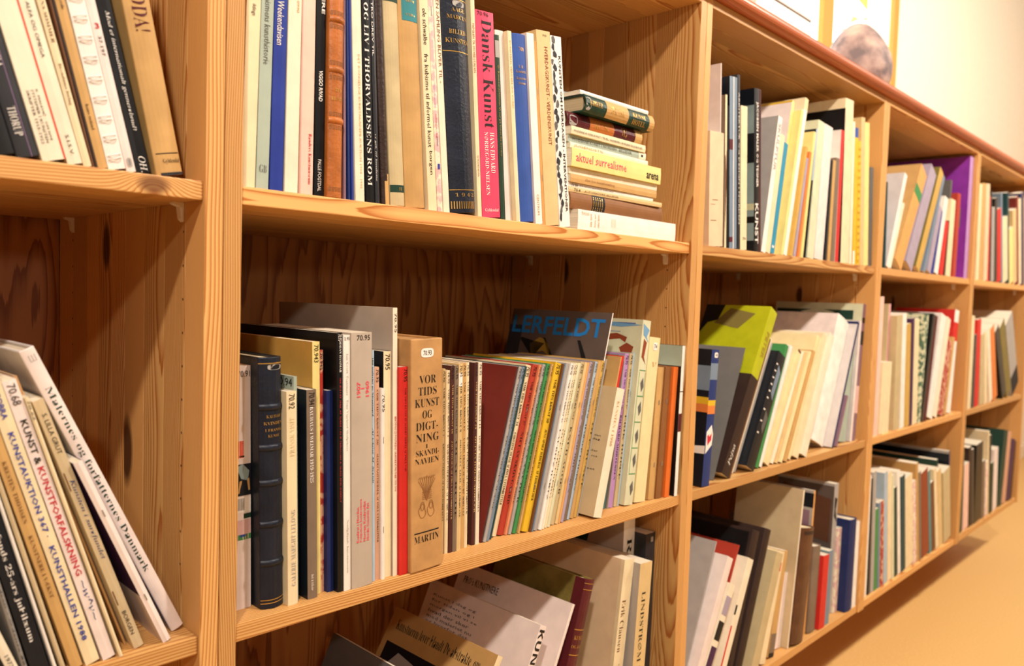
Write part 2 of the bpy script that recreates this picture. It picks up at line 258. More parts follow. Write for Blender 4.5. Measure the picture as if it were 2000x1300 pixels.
BOOK_ROWS = [
 ('upper shelf of the leftmost bay', [
  (-0.1772,0.0120,1.0075, 0.0065,0.2160,0.3000, -17.07, 'hb','black',None,None,
    'black hardback with teal and purple foot','black hardback with teal and purple foot',[('R', (0, 1, 0.86, 1), 'tealdark'), ('R', (0.4, 0.8, 0.78, 0.84), 'tan')]),
  (-0.1699,0.0120,1.0075, 0.0139,0.2160,0.3000, -16.17, 'hb','black',None,None,
    'plain black thick hardback','plain black thick hardback',[]),
  (-0.1549,0.0120,1.0075, 0.0175,0.2160,0.3000, -16.17, 'hb','charcoal',None,None,
    'black hardback with white capital lettering','black hardback with white capital lettering',[('T', 'THORUP', 'b', (0.2, 0.55, 0.8612, 0.9398), 'd', 'white'), ('T', 'OMEGA', 'b', (0.2, 0.6, 0.6609, 0.7577), 'd', 'white'), ('R', (0.62, 0.635, 0, 1), 'lilac')]),
  (-0.1362,0.0120,1.0075, 0.0184,0.2160,0.3000, -16.17, 'pb','paper',None,None,
    'cream paperback with a red edge line','cream paperback with a red edge line',[('R', (0.93, 1, 0, 1), 'red'), ('T', 'K. MALEVIČ : OM NYE', 's', (0.58, 0.72, 0.8042, 0.9458), 'd', '#1a1614'), ('T', 'SYSTEMER I KUNSTEN', 's', (0.38, 0.5, 0.8042, 0.9504), 'd', '#1a1614'), ('T', 'SKRIFTER 1915-1922', 's', (0.18, 0.3, 0.8051, 0.9527), 'd', '#1a1614')]),
  (-0.1166,0.0120,1.0075, 0.0117,0.2160,0.3000, -16.17, 'pb','paper',None,None,
    'plain cream paperback with thin grey capitals','plain cream paperback with thin grey capitals',[('T', 'ALFA OG OMEGA', 's', (0.35, 0.6, 0.553, 0.7029), 'd', '#1a1614'), ('T', 'S.I.S.V.', 's', (0.35, 0.6, 0.9161, 0.9752), 'd', '#1a1614')]),
  (-0.1039,0.0120,1.0075, 0.0064,0.2160,0.3000, -15.48, 'pb','cream',None,None,
    'narrow cream paperback with brown serif lettering','narrow cream paperback with brown serif lettering',[('T', 'JENS SOMMER', 'b', (0.25, 0.75, 0.5178, 0.6527), 'd', 'brown'), ('T', 'Brøndums forlag', 'b', (0.25, 0.75, 0.7091, 0.824), 'd', 'brown')]),
  (-0.0968,0.0120,1.0075, 0.0016,0.2160,0.3000, -14.38, 'st','brown',None,None,
    'thin reddish brown booklet','thin reddish brown booklet',[]),
  (-0.0946,0.0120,1.0075, 0.0020,0.2160,0.3000, -14.38, 'st','brownd',None,None,
    'thin dark brown booklet','thin dark brown booklet',[]),
  (-0.0920,0.0120,1.0075, 0.0079,0.2160,0.3000, -14.38, 'pb','tan',None,None,
    'tan paperback with small black serif lettering','tan paperback with small black serif lettering',[('T', 'byrde', 'b', (0.3, 0.7, 0.5147, 0.5526), 'd', '#1a1614'), ('T', 'hans reitzel', 'b', (0.3, 0.65, 0.814, 0.8874), 'd', '#1a1614')]),
  (-0.0834,0.0120,1.0075, 0.0147,0.2160,0.3000, -13.92, 'sp','white',None,None,
    'white wire-bound book with a row of double loops','white wire-bound book with a row of double loops',[]),
  (-0.0677,0.0120,1.0075, 0.0080,0.2160,0.3000, -13.94, 'pb','pinkwhite',None,None,
    'white paperback marked with a red 3','white paperback marked with a red 3',[('T', '3', 'S', (0.3, 0.75, 0.5678, 0.5839), 'h', 'redt'), ('T', '37.197', 's', (0.35, 0.7, 0.6048, 0.6608), 'd', '#1a1614'), ('O', (0.22, 0.78, 0.9576, 0.985), 'greyp'), ('T', 's', 'i', (0.4, 0.6, 0.9636, 0.9795), 'h', '#1a1614')]),
  (-0.0587,0.0120,1.0075, 0.0122,0.2160,0.3000, -13.98, 'pb','black',None,None,
    'black paperback with white italic question title','black paperback with white italic question title',[('T', 'Mod et internationalt gennembrud?', 'i', (0.35, 0.72, 0.5259, 0.8727), 'd', 'white'), ('T', 'OH.', 'i', (0.3, 0.8, 0.9498, 0.9976), 'd', 'white')]),
  (-0.0403,0.0120,1.0075, 0.0251,0.2160,0.3000, -11.83, 'hb','tan','tan',None,
    'thick tan jacketed book with large red-brown capitals','thick tan jacketed book with large red-brown capitals',[('T', 'EDDA!', 'b', (0.25, 0.8, 0.4251, 0.5657), 'd', 'maroon'), ('R', (0.1, 0.95, 0.9305, 0.9335), 'black'), ('T', 'Gyldendal', 'b', (0.3, 0.95, 0.9484, 0.9653), 'h', '#1a1614'), ('R', (0.15, 1, 0.991, 1), 'charcoal')]),
 ]),
 ('lower shelf of the leftmost bay', [
  (-0.1924,0.0100,0.5585, 0.0241,0.1944,0.2700, -20.89, 'hb','brownd',None,None,
    'dark brown hardback leaning at the far left','dark brown hardback leaning at the far left',[]),
  (-0.1661,0.0100,0.5585, 0.0042,0.1944,0.2700, -20.37, 'pb','brownd',None,None,
    'dark brown paperback with grey lettering at its foot','dark brown paperback with grey lettering at its foot',[('T', 'RØGGER 56', 'S', (0.3, 0.7, 0.8, 0.95), 'd', 'grey')]),
  (-0.1568,0.0100,0.5585, 0.0079,0.1800,0.2500, -21.24, 'pb','paper',None,None,
    'narrow cream paperback marked 1972','narrow cream paperback marked 1972',[('T', '1972', 's', (0.3, 0.7, 0.88, 0.93), 'd', '#1a1614')]),
  (-0.1478,0.0100,0.5585, 0.0034,0.1728,0.2400, -14.34, 'st','grey',None,None,
    'thin grey-brown booklet with black lettering','thin grey-brown booklet with black lettering',[('T', 'Jan Madsen - Odense 88', 's', (0.2, 0.8, 0.5, 0.93), 'd', '#1a1614')]),
  (-0.1422,0.0100,0.5585, 0.0133,0.1944,0.2700, -14.70, 'pb','navyk',None,None,
    'black paperback with white anniversary title','black paperback with white anniversary title',[('T', 'Statens Kunstfonds 25-års jubilæum', 'b', (0.3, 0.72, 0.25, 0.87), 'd', 'white')]),
  (-0.1255,0.0100,0.5585, 0.0023,0.1944,0.2700, -15.21, 'st','white',None,None,
    'thin white booklet beside the black paperback','thin white booklet beside the black paperback',[]),
  (-0.1201,0.0100,0.5585, 0.0033,0.2016,0.2800, -15.72, 'pb','beige',None,None,
    'narrow plain beige paperback','narrow plain beige paperback',[]),
  (-0.1127,0.0100,0.5585, 0.0092,0.2088,0.2900, -16.40, 'pb','tan',None,None,
    'tan paperback with small brown capitals','tan paperback with small brown capitals',[('T', 'KRESTEN THOMSEN', 'b', (0.3, 0.65, 0.3, 0.5), 'd', 'brown'), ('T', 'KUNSTNERE I VÆKST', 'b', (0.3, 0.65, 0.54, 0.75), 'd', 'brown')]),
  (-0.1009,0.0100,0.5585, 0.0118,0.2160,0.3000, -16.73, 'pb','cream',None,None,
    'cream catalogue with blue auction lettering','cream catalogue with blue auction lettering',[('T', 'COBRA', 'S', (0.3, 0.7, 0.12, 0.2), 'd', 'blue'), ('T', 'KUNSTAUKTION 367 ·', 'S', (0.3, 0.7, 0.24, 0.57), 'd', 'blue'), ('T', 'KUNSTHALLEN 1988', 'S', (0.3, 0.7, 0.6, 0.92), 'd', 'blue')]),
  (-0.0862,0.0100,0.5585, 0.0106,0.1976,0.2745, -17.11, 'pb','pinkwhite',None,None,
    'white paperback with black and red capitals','white paperback with black and red capitals',[('T', 'KUNST &', 'S', (0.25, 0.75, 0.13, 0.28), 'd', '#1a1614'), ('T', 'KUNSTFORFALSKNING', 'S', (0.25, 0.75, 0.29, 0.68), 'd', 'redt'), ('T', '70.68', 's', (0.2, 0.8, 0.012, 0.08), 'd', '#1a1614'), ('T', '~w^v~', 'i', (0.3, 0.8, 0.7, 0.85), 'd', 'blued')]),
  (-0.0727,0.0076,0.5585, 0.0030,0.1876,0.2606, -17.49, 'pb','cream',None,None,
    'narrow cream paperback with a pencilled mark','narrow cream paperback with a pencilled mark',[('T', '70.62', 's', (0.2, 0.8, 0.012, 0.08), 'd', '#1a1614')]),
  (-0.0604,0.0300,0.5585, 0.0019,0.1500,0.2805, -19.25, 'pb','kraft',None,None,
    'tall tan board book behind the narrow ones','tall tan board book behind the narrow ones',[]),
  (-0.0564,0.0158,0.5585, 0.0088,0.1860,0.2583, -19.55, 'pb','beige',None,None,
    'worn beige paperback with sloping black lettering','worn beige paperback with sloping black lettering',[('T', 'S. LILLA GRUT', 's', (0.3, 0.75, 0.05, 0.2), 'd', '#1a1614'), ('T', 'Kunsten i samfundet', 'i', (0.25, 0.8, 0.3, 0.62), 'd', 'blued'), ('T', 'BORGEN', 's', (0.2, 0.6, 0.84, 0.94), 'd', '#1a1614'), ('R', (0.08, 0.2, 0.27, 0.34), 'brown'), ('R', (0.08, 0.2, 0.75, 0.81), 'brown')]),
  (-0.0311,0.0106,0.5585, 0.0075,0.2100,0.2029, -23.44, 'st','pinkwhite','purpled',None,
    'purple booklet with a white foot','purple booklet with a white foot',[('FR', (0, 1, 0.72, 1), 'pinkwhite')]),
  (-0.0150,0.0295,0.5585, 0.0128,0.2200,0.3160, -25.24, 'hb','pinkwhite','greywhite',None,
    'large white hardback about painters and writers leaning on upright','large white hardback about painters and writers leaning on upright',[('T', 'Malernes og forfatternes Danmark', 'b', (0.2, 0.75, 0.12, 0.77), 'd', 'green_k'), ('T', '1.1.1', 's', (0.35, 0.75, 0.02, 0.04), 'h', '#1a1614')]),
 ]),
 ('upper shelf of the second bay', [
  (0.0423,0.0120,1.0078, 0.0151,0.2376,0.3300, 1.17, 'pb','cream',None,None,
    'cream paperback beside the left upright','cream paperback',[('T', 'ildings', 's', (0.3, 0.65, 0.44, 0.4757), 'd', '#1a1614')]),
  (0.0589,0.0120,1.0077, 0.0135,0.2376,0.3300, 0.98, 'pb','greengrey',None,None,
    'pale grey-green paperback with grey lettering','grey-green paperback',[('T', 'urbanismens kunsthistorie', 's', (0.25, 0.75, 0.3658, 0.6134), 'd', 'greyd'), ('T', 'GB', 'b', (0.2, 0.8, 0.9236, 0.9472), 'h', 'greyd')]),
  (0.0743,0.0120,1.0077, 0.0145,0.2376,0.3300, 0.73, 'pb','blue',None,None,
    'blue paperback with white italic lettering','blue paperback',[('T', 'Weekendavisen', 's', (0.2, 0.7, 0.4054, 0.5433), 'd', 'white')]),
  (0.0914,0.0120,1.0076, 0.0153,0.2376,0.3300, 0.35, 'pb','paper',None,None,
    'broad plain cream paperback with faint pencil marks','broad cream paperback',[('T', '0990', 's', (0.6, 0.8, 0.3884, 0.4254), 'd', 'tan')]),
  (0.1095,0.0120,1.0075, 0.0154,0.2376,0.3300, -0.07, 'pb','pinkpale',None,None,
    'pale pink paperback with red lettering at its foot','pale pink paperback',[('T', 'Randers Kunstmuseum', 'b', (0.6, 0.85, 0.8001, 0.9643), 'd', 'redt'), ('R', (0.02, 0.04, 0, 1), 'pinkmid')]),
  (0.1272,0.0120,1.0075, 0.0119,0.2376,0.3300, -0.39, 'pb','black',None,None,
    'slim black paperback with white capitals','black paperback',[('T', 'DANERE', 'S', (0.5, 0.85, 0.2741, 0.4048), 'd', 'white'), ('T', 'VIGGO RIVAD', 'S', (0.3, 0.7, 0.5889, 0.6889), 'd', 'white'), ('T', 'PALLE FOGTDAL', 's', (0.3, 0.65, 0.8782, 0.9823), 'd', 'white')]),
  (0.1402,0.0040,1.0075, 0.0187,0.2376,0.3300, -0.49, 'lb','leather',None,None,
    'tan leather volume with raised bands and gilt Greek key','tan leather volume',[('B', [0.4163, 0.5793, 0.7453], 'leather'), ('T', 'REM', 'b', (0.35, 0.85, 0.6396, 0.6515), 'h', 'gold'), ('T', 'BRANDT', 'b', (0.15, 0.95, 0.6681, 0.6805), 'h', 'gold'), ('K', 0.4028, 'brownm'), ('K', 0.4468, 'brownm'), ('K', 0.5645, 'brownm'), ('K', 0.6118, 'brownm'), ('K', 0.7316, 'brownm'), ('K', 0.775, 'brownm'), ('K', 0.9783, 'brownm')]),
  (0.1654,0.0120,1.0075, 0.0027,0.2376,0.3300, -1.57, 'st','mauve',None,None,
    'thin mauve booklet','thin mauve booklet',[]),
  (0.1714,0.0120,1.0075, 0.0021,0.2376,0.3300, -2.07, 'st','blued',None,None,
    'thin dark blue booklet','thin dark blue booklet',[]),
  (0.1761,0.0120,1.0075, 0.0023,0.2376,0.3300, -2.44, 'st','blue',None,None,
    'thin bright blue booklet','thin bright blue booklet',[]),
  (0.1813,0.0120,1.0075, 0.0119,0.2376,0.3300, -2.87, 'pb','paper',None,None,
    'cream paperback with faint brown capitals','cream paperback',[('T', 'DET KONGELIGE KUNSTAKADEMI AUKTION 1994 - 1995', 's', (0.5, 0.75, 0.502, 0.9544), 'd', 'tan')]),
  (0.1959,0.0120,1.0075, 0.0109,0.2376,0.3300, -3.24, 'pb','black',None,None,
    'black book about Thorvaldsen with large white serif capitals','black Thorvaldsen book',[('T', 'KUNST OG LIV I THORVALDSENS ROM', 'b', (0.2, 0.75, 0.1677, 0.9401), 'd', 'white')]),
  (0.2091,0.0120,1.0075, 0.0056,0.2376,0.3300, -3.57, 'pb','charcoal',None,None,
    'dark grey paperback with small white lettering','dark grey paperback',[('T', 'TRO DREV TIL', 's', (0.1, 0.5, 0.3092, 0.4918), 'd', 'white'), ('T', 'vi gik til landene', 'i', (0.1, 0.5, 0.7575, 0.9205), 'd', 'white')]),
  (0.2188,0.0120,1.0075, 0.0111,0.2376,0.3300, -4.19, 'lb','brownd',None,None,
    'worn dark brown leather volume with torn foot','worn brown leather volume',[('R', (0.35, 1, 0.916, 1), 'tan'), ('R', (0.7, 1, 0.8906, 0.916), 'tan')]),
  (0.2318,0.0120,1.0075, 0.0211,0.2376,0.3300, -4.44, 'hb','linen',None,None,
    'beige linen volume with dark green bands','beige linen volume',[('R', (0, 1, 0.9248, 0.9506), 'green_k'), ('T', 'II', 'b', (0.55, 0.75, 0.9325, 0.9441), 'h', 'gold'), ('R', (0, 1, 0.2306, 0.2871), 'green_k')]),
  (0.2547,0.0120,1.0075, 0.0300,0.2376,0.3300, -4.68, 'hb','tanw',None,None,
    'tan cloth volume with a teal label','tan cloth volume',[('R', (0.15, 0.95, 0.201, 0.3339), 'teal'), ('T', 'ARNE', 'b', (0.3, 0.8, 0.2591, 0.2685), 'h', 'gold'), ('T', 'VERA', 'b', (0.3, 0.8, 0.3075, 0.3169), 'h', 'gold')]),
  (0.2889,0.0120,1.0075, 0.0132,0.2376,0.3300, -5.31, 'pb','cream',None,None,
    'cream paperback about cubism to informal art','cream paperback about cubism to informal art',[('T', 'ole schwalbe', 's', (0.25, 0.7, 0.269, 0.3971), 'd', '#1a1614'), ('T', 'fra kubisme til informel kunst', 's', (0.25, 0.7, 0.4294, 0.7663), 'd', '#1a1614'), ('T', 'borgen', 's', (0.25, 0.7, 0.7796, 0.8662), 'd', '#1a1614')]),
  (0.3042,0.0120,1.0075, 0.0077,0.2376,0.3300, -5.58, 'st','pinkmar',None,None,
    'thin pink marbled paperback','thin pink marbled paperback',[('T', 'Omverdenen set af', 's', (0.2, 0.6, 0.5321, 0.6144), 'd', 'lilac'), ('T', 'Solhungen i dag', 's', (0.2, 0.6, 0.6376, 0.7239), 'd', 'redt'), ('R', (0.3, 0.8, 0.821, 0.8411), 'blue')]),
  (0.3136,0.0120,1.0075, 0.0097,0.2376,0.3300, -5.80, 'pb','paper',None,None,
    'narrow cream paperback with brown italic capitals','narrow cream paperback with brown italic capitals',[('T', 'EN SAMLING BLIVER TIL -', 's', (0.3, 0.8, 0.219, 0.5192), 'd', 'brownm')]),
  (0.3242,0.0060,1.0075, 0.0426,0.2340,0.3250, -5.87, 'lb','navyl',None,None,
    'broad navy leather volume with gilt author and title','navy leather volume',[('R', (0, 1, 0.1905, 0.1934), 'gold'), ('T', 'AAGE', 'b', (0.3, 0.85, 0.223, 0.2375), 'h', 'gold'), ('T', 'MARCUS', 'b', (0.15, 0.95, 0.2505, 0.2657), 'h', 'gold'), ('T', 'BILLED-', 'b', (0.2, 0.9, 0.3043, 0.321), 'h', 'gold'), ('T', 'KUNSTEN', 'b', (0.08, 0.98, 0.3378, 0.3546), 'h', 'gold'), ('R', (0, 1, 0.3846, 0.3875), 'gold'), ('R', (0, 1, 0.9083, 0.9114), 'gold'), ('T', '1 9 4 2', 'b', (0.15, 0.9, 0.9221, 0.9358), 'h', 'gold'), ('R', (0.02, 0.05, 0.9542, 0.9834), 'gold'), ('R', (0.1, 0.13, 0.9542, 0.9834), 'gold'), ('R', (0.18, 0.21, 0.9542, 0.9834), 'gold'), ('R', (0.26, 0.29, 0.9542, 0.9834), 'gold'), ('R', (0.34, 0.37, 0.9542, 0.9834), 'gold'), ('R', (0.42, 0.45, 0.9542, 0.9834), 'gold'), ('R', (0.5, 0.53, 0.9542, 0.9834), 'gold'), ('R', (0.58, 0.61, 0.9542, 0.9834), 'gold'), ('R', (0.66, 0.69, 0.9542, 0.9834), 'gold'), ('R', (0.74, 0.77, 0.9542, 0.9834), 'gold'), ('R', (0.82, 0.85, 0.9542, 0.9834), 'gold'), ('R', (0.9, 0.93, 0.9542, 0.9834), 'gold'), ('O', (0.35, 0.85, 0.1955, 0.2186), 'greyp')]),
  (0.3727,0.0120,1.0075, 0.0069,0.2304,0.3200, -5.12, 'pb','cream',None,None,
    'tall narrow cream paperback left of the pink book','tall narrow cream paperback left of the pink book',[('T', 'NØGLEN TIL HOVEDSTADEN', 's', (0.2, 0.7, 0.2338, 0.425), 'd', 'brownm'), ('T', 'GYLDENDAL', 's', (0.3, 0.65, 0.7522, 0.8391), 'd', 'brownm')]),
  (0.3809,0.0120,1.0075, 0.0328,0.1906,0.2647, -5.30, 'pb','pink',None,None,
    'bright pink paperback with large black title','pink paperback',[('T', 'Dansk Kunst', 'b', (0.3, 0.85, 0.04, 0.56), 'd', '#1a1614'), ('T', 'HANS EDVARD', 'b', (0.55, 0.8, 0.58, 0.78), 'd', 'white'), ('T', 'NØRREGÅRD-NIELSEN', 'b', (0.25, 0.5, 0.58, 0.89), 'd', 'white'), ('T', 'Gyldendal', 'b', (0.15, 0.9, 0.955, 0.975), 'h', 'white'), ('T', '70.96', 's', (0.1, 0.7, 0.006, 0.025), 'h', '#1a1614')]),
  (0.4151,0.0120,1.0075, 0.0089,0.1740,0.2417, -5.49, 'pb','greend',None,None,
    'narrow dark green paperback with gold lettering','narrow dark green paperback with gold lettering',[('T', 'O. Rønnow-Johansen Vi ser på kunst fra norden', 's', (0.3, 0.7, 0.16, 0.65), 'd', 'gold'), ('R', (0.1, 0.9, 0.03, 0.12), 'greyp')]),
  (0.4291,0.0200,1.0075, 0.0155,0.1500,0.2523, -6.47, 'pb','pinkwhite','beige',None,
    'cream paperback with a softly worn spine','cream paperback with a softly worn spine',[]),
  (0.4458,0.0120,1.0075, 0.0073,0.1825,0.2535, -6.62, 'pb','cream',None,None,
    'narrow cream paperback left of the blue hardback','narrow cream paperback left of the blue hardback',[('T', 'KUNSTENS VERDEN OG VORES', 's', (0.3, 0.7, 0.05, 0.4), 'd', 'tan')]),
  (0.4543,0.0120,1.0075, 0.0295,0.1825,0.2535, -6.76, 'hb','blue2',None,None,
    'blue hardback with small gilt author and title','blue hardback',[('T', '709', 'b', (0.4, 0.75, 0.07, 0.09), 'h', 'gold'), ('T', 'E. H.', 'b', (0.35, 0.65, 0.165, 0.18), 'h', 'gold'), ('T', 'Gombrich', 'b', (0.2, 0.85, 0.19, 0.205), 'h', 'gold'), ('T', 'Kunstens', 'b', (0.2, 0.85, 0.225, 0.24), 'h', 'gold'), ('T', 'historie', 'b', (0.3, 0.8, 0.25, 0.265), 'h', 'gold')]),
  (0.4852,0.0120,1.0075, 0.0139,0.1500,0.2605, -6.93, 'pb','white','pinkwhite',None,
    'white paperback with a worn head','white paperback with a worn head',[('T', 'CENTRUM', 's', (0.3, 0.6, 0.84, 0.95), 'd', 'tan')]),
  (0.5008,0.0120,1.0075, 0.0049,0.1823,0.2532, -7.17, 'st','orangel',None,None,
    'thin orange booklet','thin orange booklet',[]),
  (0.5062,0.0120,1.0075, 0.0285,0.1944,0.2699, -7.15, 'pb','tanl',None,None,
    'tan paperback with faint orange capitals','tan paperback with faint orange capitals',[('T', 'HVERDAGSKUNST - VERDENSKUNST', 's', (0.5, 0.75, 0.08, 0.58), 'd', 'rust'), ('T', '70', 's', (0.4, 0.7, 0.02, 0.03), 'h', '#1a1614')]),
  (0.5369,0.0120,1.0075, 0.0234,0.1940,0.2694, -7.45, 'pb','white',None,None,
    'white paperback with a black and white camouflage pattern','camouflage-patterned paperback',[('W', 0), ('T', 'KUNSTEN OM HVERDAGEN - INTERVENTIONER', 'S', (0.62, 0.85, 0.1, 0.92), 'd', '#1a1614')]),
 ]),
 ('middle shelf of the second bay', [
  (0.0554,0.0380,0.5585, 0.0186,0.1902,0.2641, -1.02, 'pb','pinkwhite',None,None,
    'white paperback with a column of small pictures','white picture-spined paperback',[('T', '70.91', 's', (0.2, 0.95, 0.02, 0.045), 'h', '#1a1614'), ('R', (0, 0.9, 0.3, 0.38), 'pinkwhite'), ('R', (0, 0.55, 0.305, 0.375), 'redo'), ('R', (0.3, 0.6, 0.365, 0.372), 'black'), ('R', (0, 1, 0.4, 0.53), 'navyk'), ('P', [(0.1, 0.41), (0.5, 0.4), (0.9, 0.43), (0.8, 0.47), (0.4, 0.46)], 'skyg'), ('P', [(0.3, 0.47), (0.9, 0.46), (0.95, 0.51), (0.2, 0.52)], 'tanw'), ('R', (0, 1, 0.535, 0.6), 'white'), ('R', (0.1, 0.6, 0.54, 0.59), 'greyp'), ('R', (0.55, 1, 0.605, 0.625), 'green_k'), ('R', (0, 1, 0.63, 0.71), 'pinkmar'), ('R', (0, 0.1, 0.63, 0.71), 'black'), ('R', (0.2, 1, 0.69, 0.712), 'green'), ('R', (0.3, 0.7, 0.69, 0.7), 'blue')]),
  (0.0770,0.0172,0.5585, 0.0268,0.1900,0.2740, -1.58, 'lb','navyl','navyk',None,
    'thick navy leather volume with raised bands and gilt title','navy leather volume',[('B', [0.195, 0.355, 0.495, 0.66, 0.815], 'navyl'), ('T', 'KAI FLOR', 'b', (0.25, 0.9, 0.226, 0.238), 'h', 'gold'), ('T', 'KVINDEN', 'b', (0.15, 0.98, 0.253, 0.265), 'h', 'gold'), ('T', 'I FRANSK', 'b', (0.2, 0.95, 0.28, 0.291), 'h', 'gold'), ('T', 'KUNST', 'b', (0.3, 0.8, 0.303, 0.314), 'h', 'gold'), ('R', (0, 1, 0.022, 0.026), 'gold'), ('R', (0, 1, 0.962, 0.965), 'gold'), ('R', (0, 1, 0.975, 0.978), 'gold'), ('O', (0.3, 0.95, 0.028, 0.05), 'greyp'), ('T', '70.92', 's', (0.4, 0.9, 0.033, 0.046), 'h', '#1a1614')]),
  (0.1045,0.0125,0.5585, 0.0118,0.1704,0.2367, -1.59, 'pb','cream',None,None,
    'cream catalogue with faint grey serif capitals','cream catalogue',[('T', '70.92', 's', (0.2, 0.8, 0.012, 0.08), 'd', '#1a1614'), ('T', 'GALERIE MAEGHT LELONG', 'b', (0.35, 0.8, 0.55, 0.91), 'u', 'greyp'), ('T', 'FRANSK VISIT', 'b', (0.3, 0.75, 0.12, 0.3), 'u', 'creamd')]),
  (0.1168,0.0180,0.5585, 0.0039,0.1890,0.2520, -1.60, 'st','greengrey','greengrey',None,
    'thin grey-green booklet','thin grey-green booklet',[('FT', '70.94', 's', (0.02, 0.2, 0.01, 0.045), '#1a1614')]),
  (0.1297,0.0138,0.5585, 0.0122,0.2000,0.2367, -1.59, 'pb','taupe','navyk',None,
    'dark-covered paperback with a grey spine','grey-spined paperback',[('T', '70.941', 's', (0.2, 0.8, 0.012, 0.08), 'd', '#1a1614'), ('T', 'BAUHAUS I WEIMAR 1919-1925', 'b', (0.3, 0.65, 0.08, 0.44), 'd', 'white'), ('T', 'Bok & billeder', 'i', (0.35, 0.6, 0.88, 0.96), 'd', 'white')]),
  (0.1424,0.0220,0.5585, 0.0092,0.2400,0.2892, -1.59, 'pb','yellowp','ochre',None,
    'tall yellow-tan paperback marked in pen','yellow-tan paperback',[('T', '70.943', 's', (0.2, 0.8, 0.012, 0.08), 'd', '#1a1614')]),
  (0.1522,0.0244,0.5585, 0.0053,0.2013,0.2796, -1.59, 'pb','redmar',None,None,
    'narrow red marbled paperback','red marbled paperback',[('T', '70.945', 's', (0.2, 0.8, 0.012, 0.08), 'd', '#1a1614')]),
  (0.1580,0.0181,0.5585, 0.0081,0.1682,0.2337, -1.60, 'pb','navy','navy',None,
    'short navy paperback','short navy paperback',[]),
  (0.1666,0.0101,0.5585, 0.0075,0.2332,0.2995, -1.61, 'pb','black','black',None,
    'tall black book with faint red and white lettering','tall black book',[('T', 'JOHAN HAMMAR', 'b', (0.35, 0.75, 0.03, 0.15), 'd', 'white'), ('T', 'SER JEG I ET SPEJL AF TJÆRE / AS IF THROUGH A GLASS AND DARKLY', 's', (0.35, 0.65, 0.17, 0.65), 'd', 'redt'), ('T', '70.95', 's', (0.2, 0.8, 0.005, 0.03), 'd', 'white')]),
  (0.1746,0.0089,0.5585, 0.0089,0.2139,0.2971, -1.61, 'pb','white',None,None,
    'slim white catalogue with grey serif lettering','slim white catalogue',[('T', '2.95', 's', (0.1, 0.9, 0.008, 0.02), 'h', '#1a1614'), ('T', 'Jan Groth Tegninger · Tone Vigeland Skulpturer', 'b', (0.3, 0.65, 0.07, 0.45), 'd', 'greyp'), ('T', 'Nordjyllands Kunstmuseum', 'b', (0.3, 0.65, 0.72, 0.93), 'd', 'greyp')]),
  (0.1841,0.0071,0.5585, 0.0282,0.2157,0.2995, -1.62, 'pb','greybeige',None,None,
    'broad grey catalogue with red lettering reading upward','broad grey catalogue',[('T', '70.95', 's', (0.25, 0.9, 0.01, 0.03), 'h', '#1a1614'), ('T', '1907', 'S', (0.25, 0.42, 0.19, 0.25), 'u', 'redp'), ('T', '1960', 'S', (0.68, 0.85, 0.19, 0.25), 'u', 'redp'), ('R', (0.45, 0.62, 0.215, 0.219), 'redp'), ('T', 'Konkret i Norden', 'S', (0.22, 0.34, 0.68, 0.82), 'u', 'redp'), ('T', 'Pohjoinen konkretismi', 'S', (0.38, 0.5, 0.65, 0.82), 'u', 'redp'), ('T', 'Norræn Konkretlist', 'S', (0.55, 0.67, 0.66, 0.82), 'u', 'redp'), ('T', 'Nordic Concrete Art', 'S', (0.72, 0.84, 0.67, 0.82), 'u', 'redp')]),
  (0.2154,0.0128,0.5585, 0.0054,0.2004,0.2783, -1.86, 'pb','bluepale',None,None,
    'slim pale blue paperback with black lettering','pale blue paperback',[('T', '100 malerier på Nivaagaard', 'b', (0.2, 0.75, 0.03, 0.28), 'd', '#1a1614'), ('T', 'Af Claus M. Smidt', 'i', (0.2, 0.75, 0.33, 0.57), 'd', '#1a1614')]),
  (0.2219,0.0137,0.5585, 0.0067,0.1857,0.2580, -1.75, 'st','tanpink',None,None,
    'slim tan pink booklet of an art series','slim tan pink booklet of an art series',[('T', '70.95', 's', (0.2, 0.8, 0.01, 0.07), 'd', '#1a1614'), ('T', 'VOR TIDS KUNST 36', 'b', (0.3, 0.7, 0.1, 0.36), 'd', 'brown'), ('T', 'ALBERT GOTTSCHALK AF POUL UTTENREITTER', 'b', (0.3, 0.7, 0.4, 0.82), 'd', 'brown')]),
  (0.2291,0.0105,0.5585, 0.0047,0.1673,0.2324, -1.61, 'st','white',None,None,
    'short thin white booklet','short thin white booklet',[('T', '70.95', 's', (0.1, 0.9, 0.03, 0.12), 'd', '#1a1614')]),
  (0.2346,0.0141,0.5585, 0.0111,0.2000,0.2762, -1.67, 'pb','cream','black',None,
    'cream-spined paperback with a black cover','black-covered paperback',[('T', '70.95', 's', (0.2, 0.8, 0.012, 0.08), 'd', '#1a1614')]),
  (0.2463,0.0110,0.5585, 0.0066,0.2664,0.3286, -1.70, 'pb','paper','greybeige',None,
    'tallest grey-covered book rising above its row','tall grey-covered book',[('T', '70.95', 's', (0.3, 0.8, 0.02, 0.09), 'd', '#1a1614'), ('T', 'BERTH NO 22 POLITIKENS GRAFISKE KUNSTNER 1970 1996', 's', (0.3, 0.7, 0.4, 0.68), 'd', 'redt')]),
  (0.2537,0.0076,0.5585, 0.0127,0.1851,0.2571, -1.76, 'pb','red2',None,None,
    'bright red paperback of an art series','red paperback',[('T', 'VOR TIDS KUNST 42 ALBERT MERTZ AF POUL VAD', 'b', (0.6, 0.8, 0.1, 0.5), 'd', 'maroon'), ('T', '70.95', 's', (0.5, 0.9, 0.01, 0.07), 'd', '#1a1614')]),
  (0.2671,0.0020,0.5585, 0.0503,0.2000,0.2907, -1.80, 'hbt','kraft',None,'kraft',
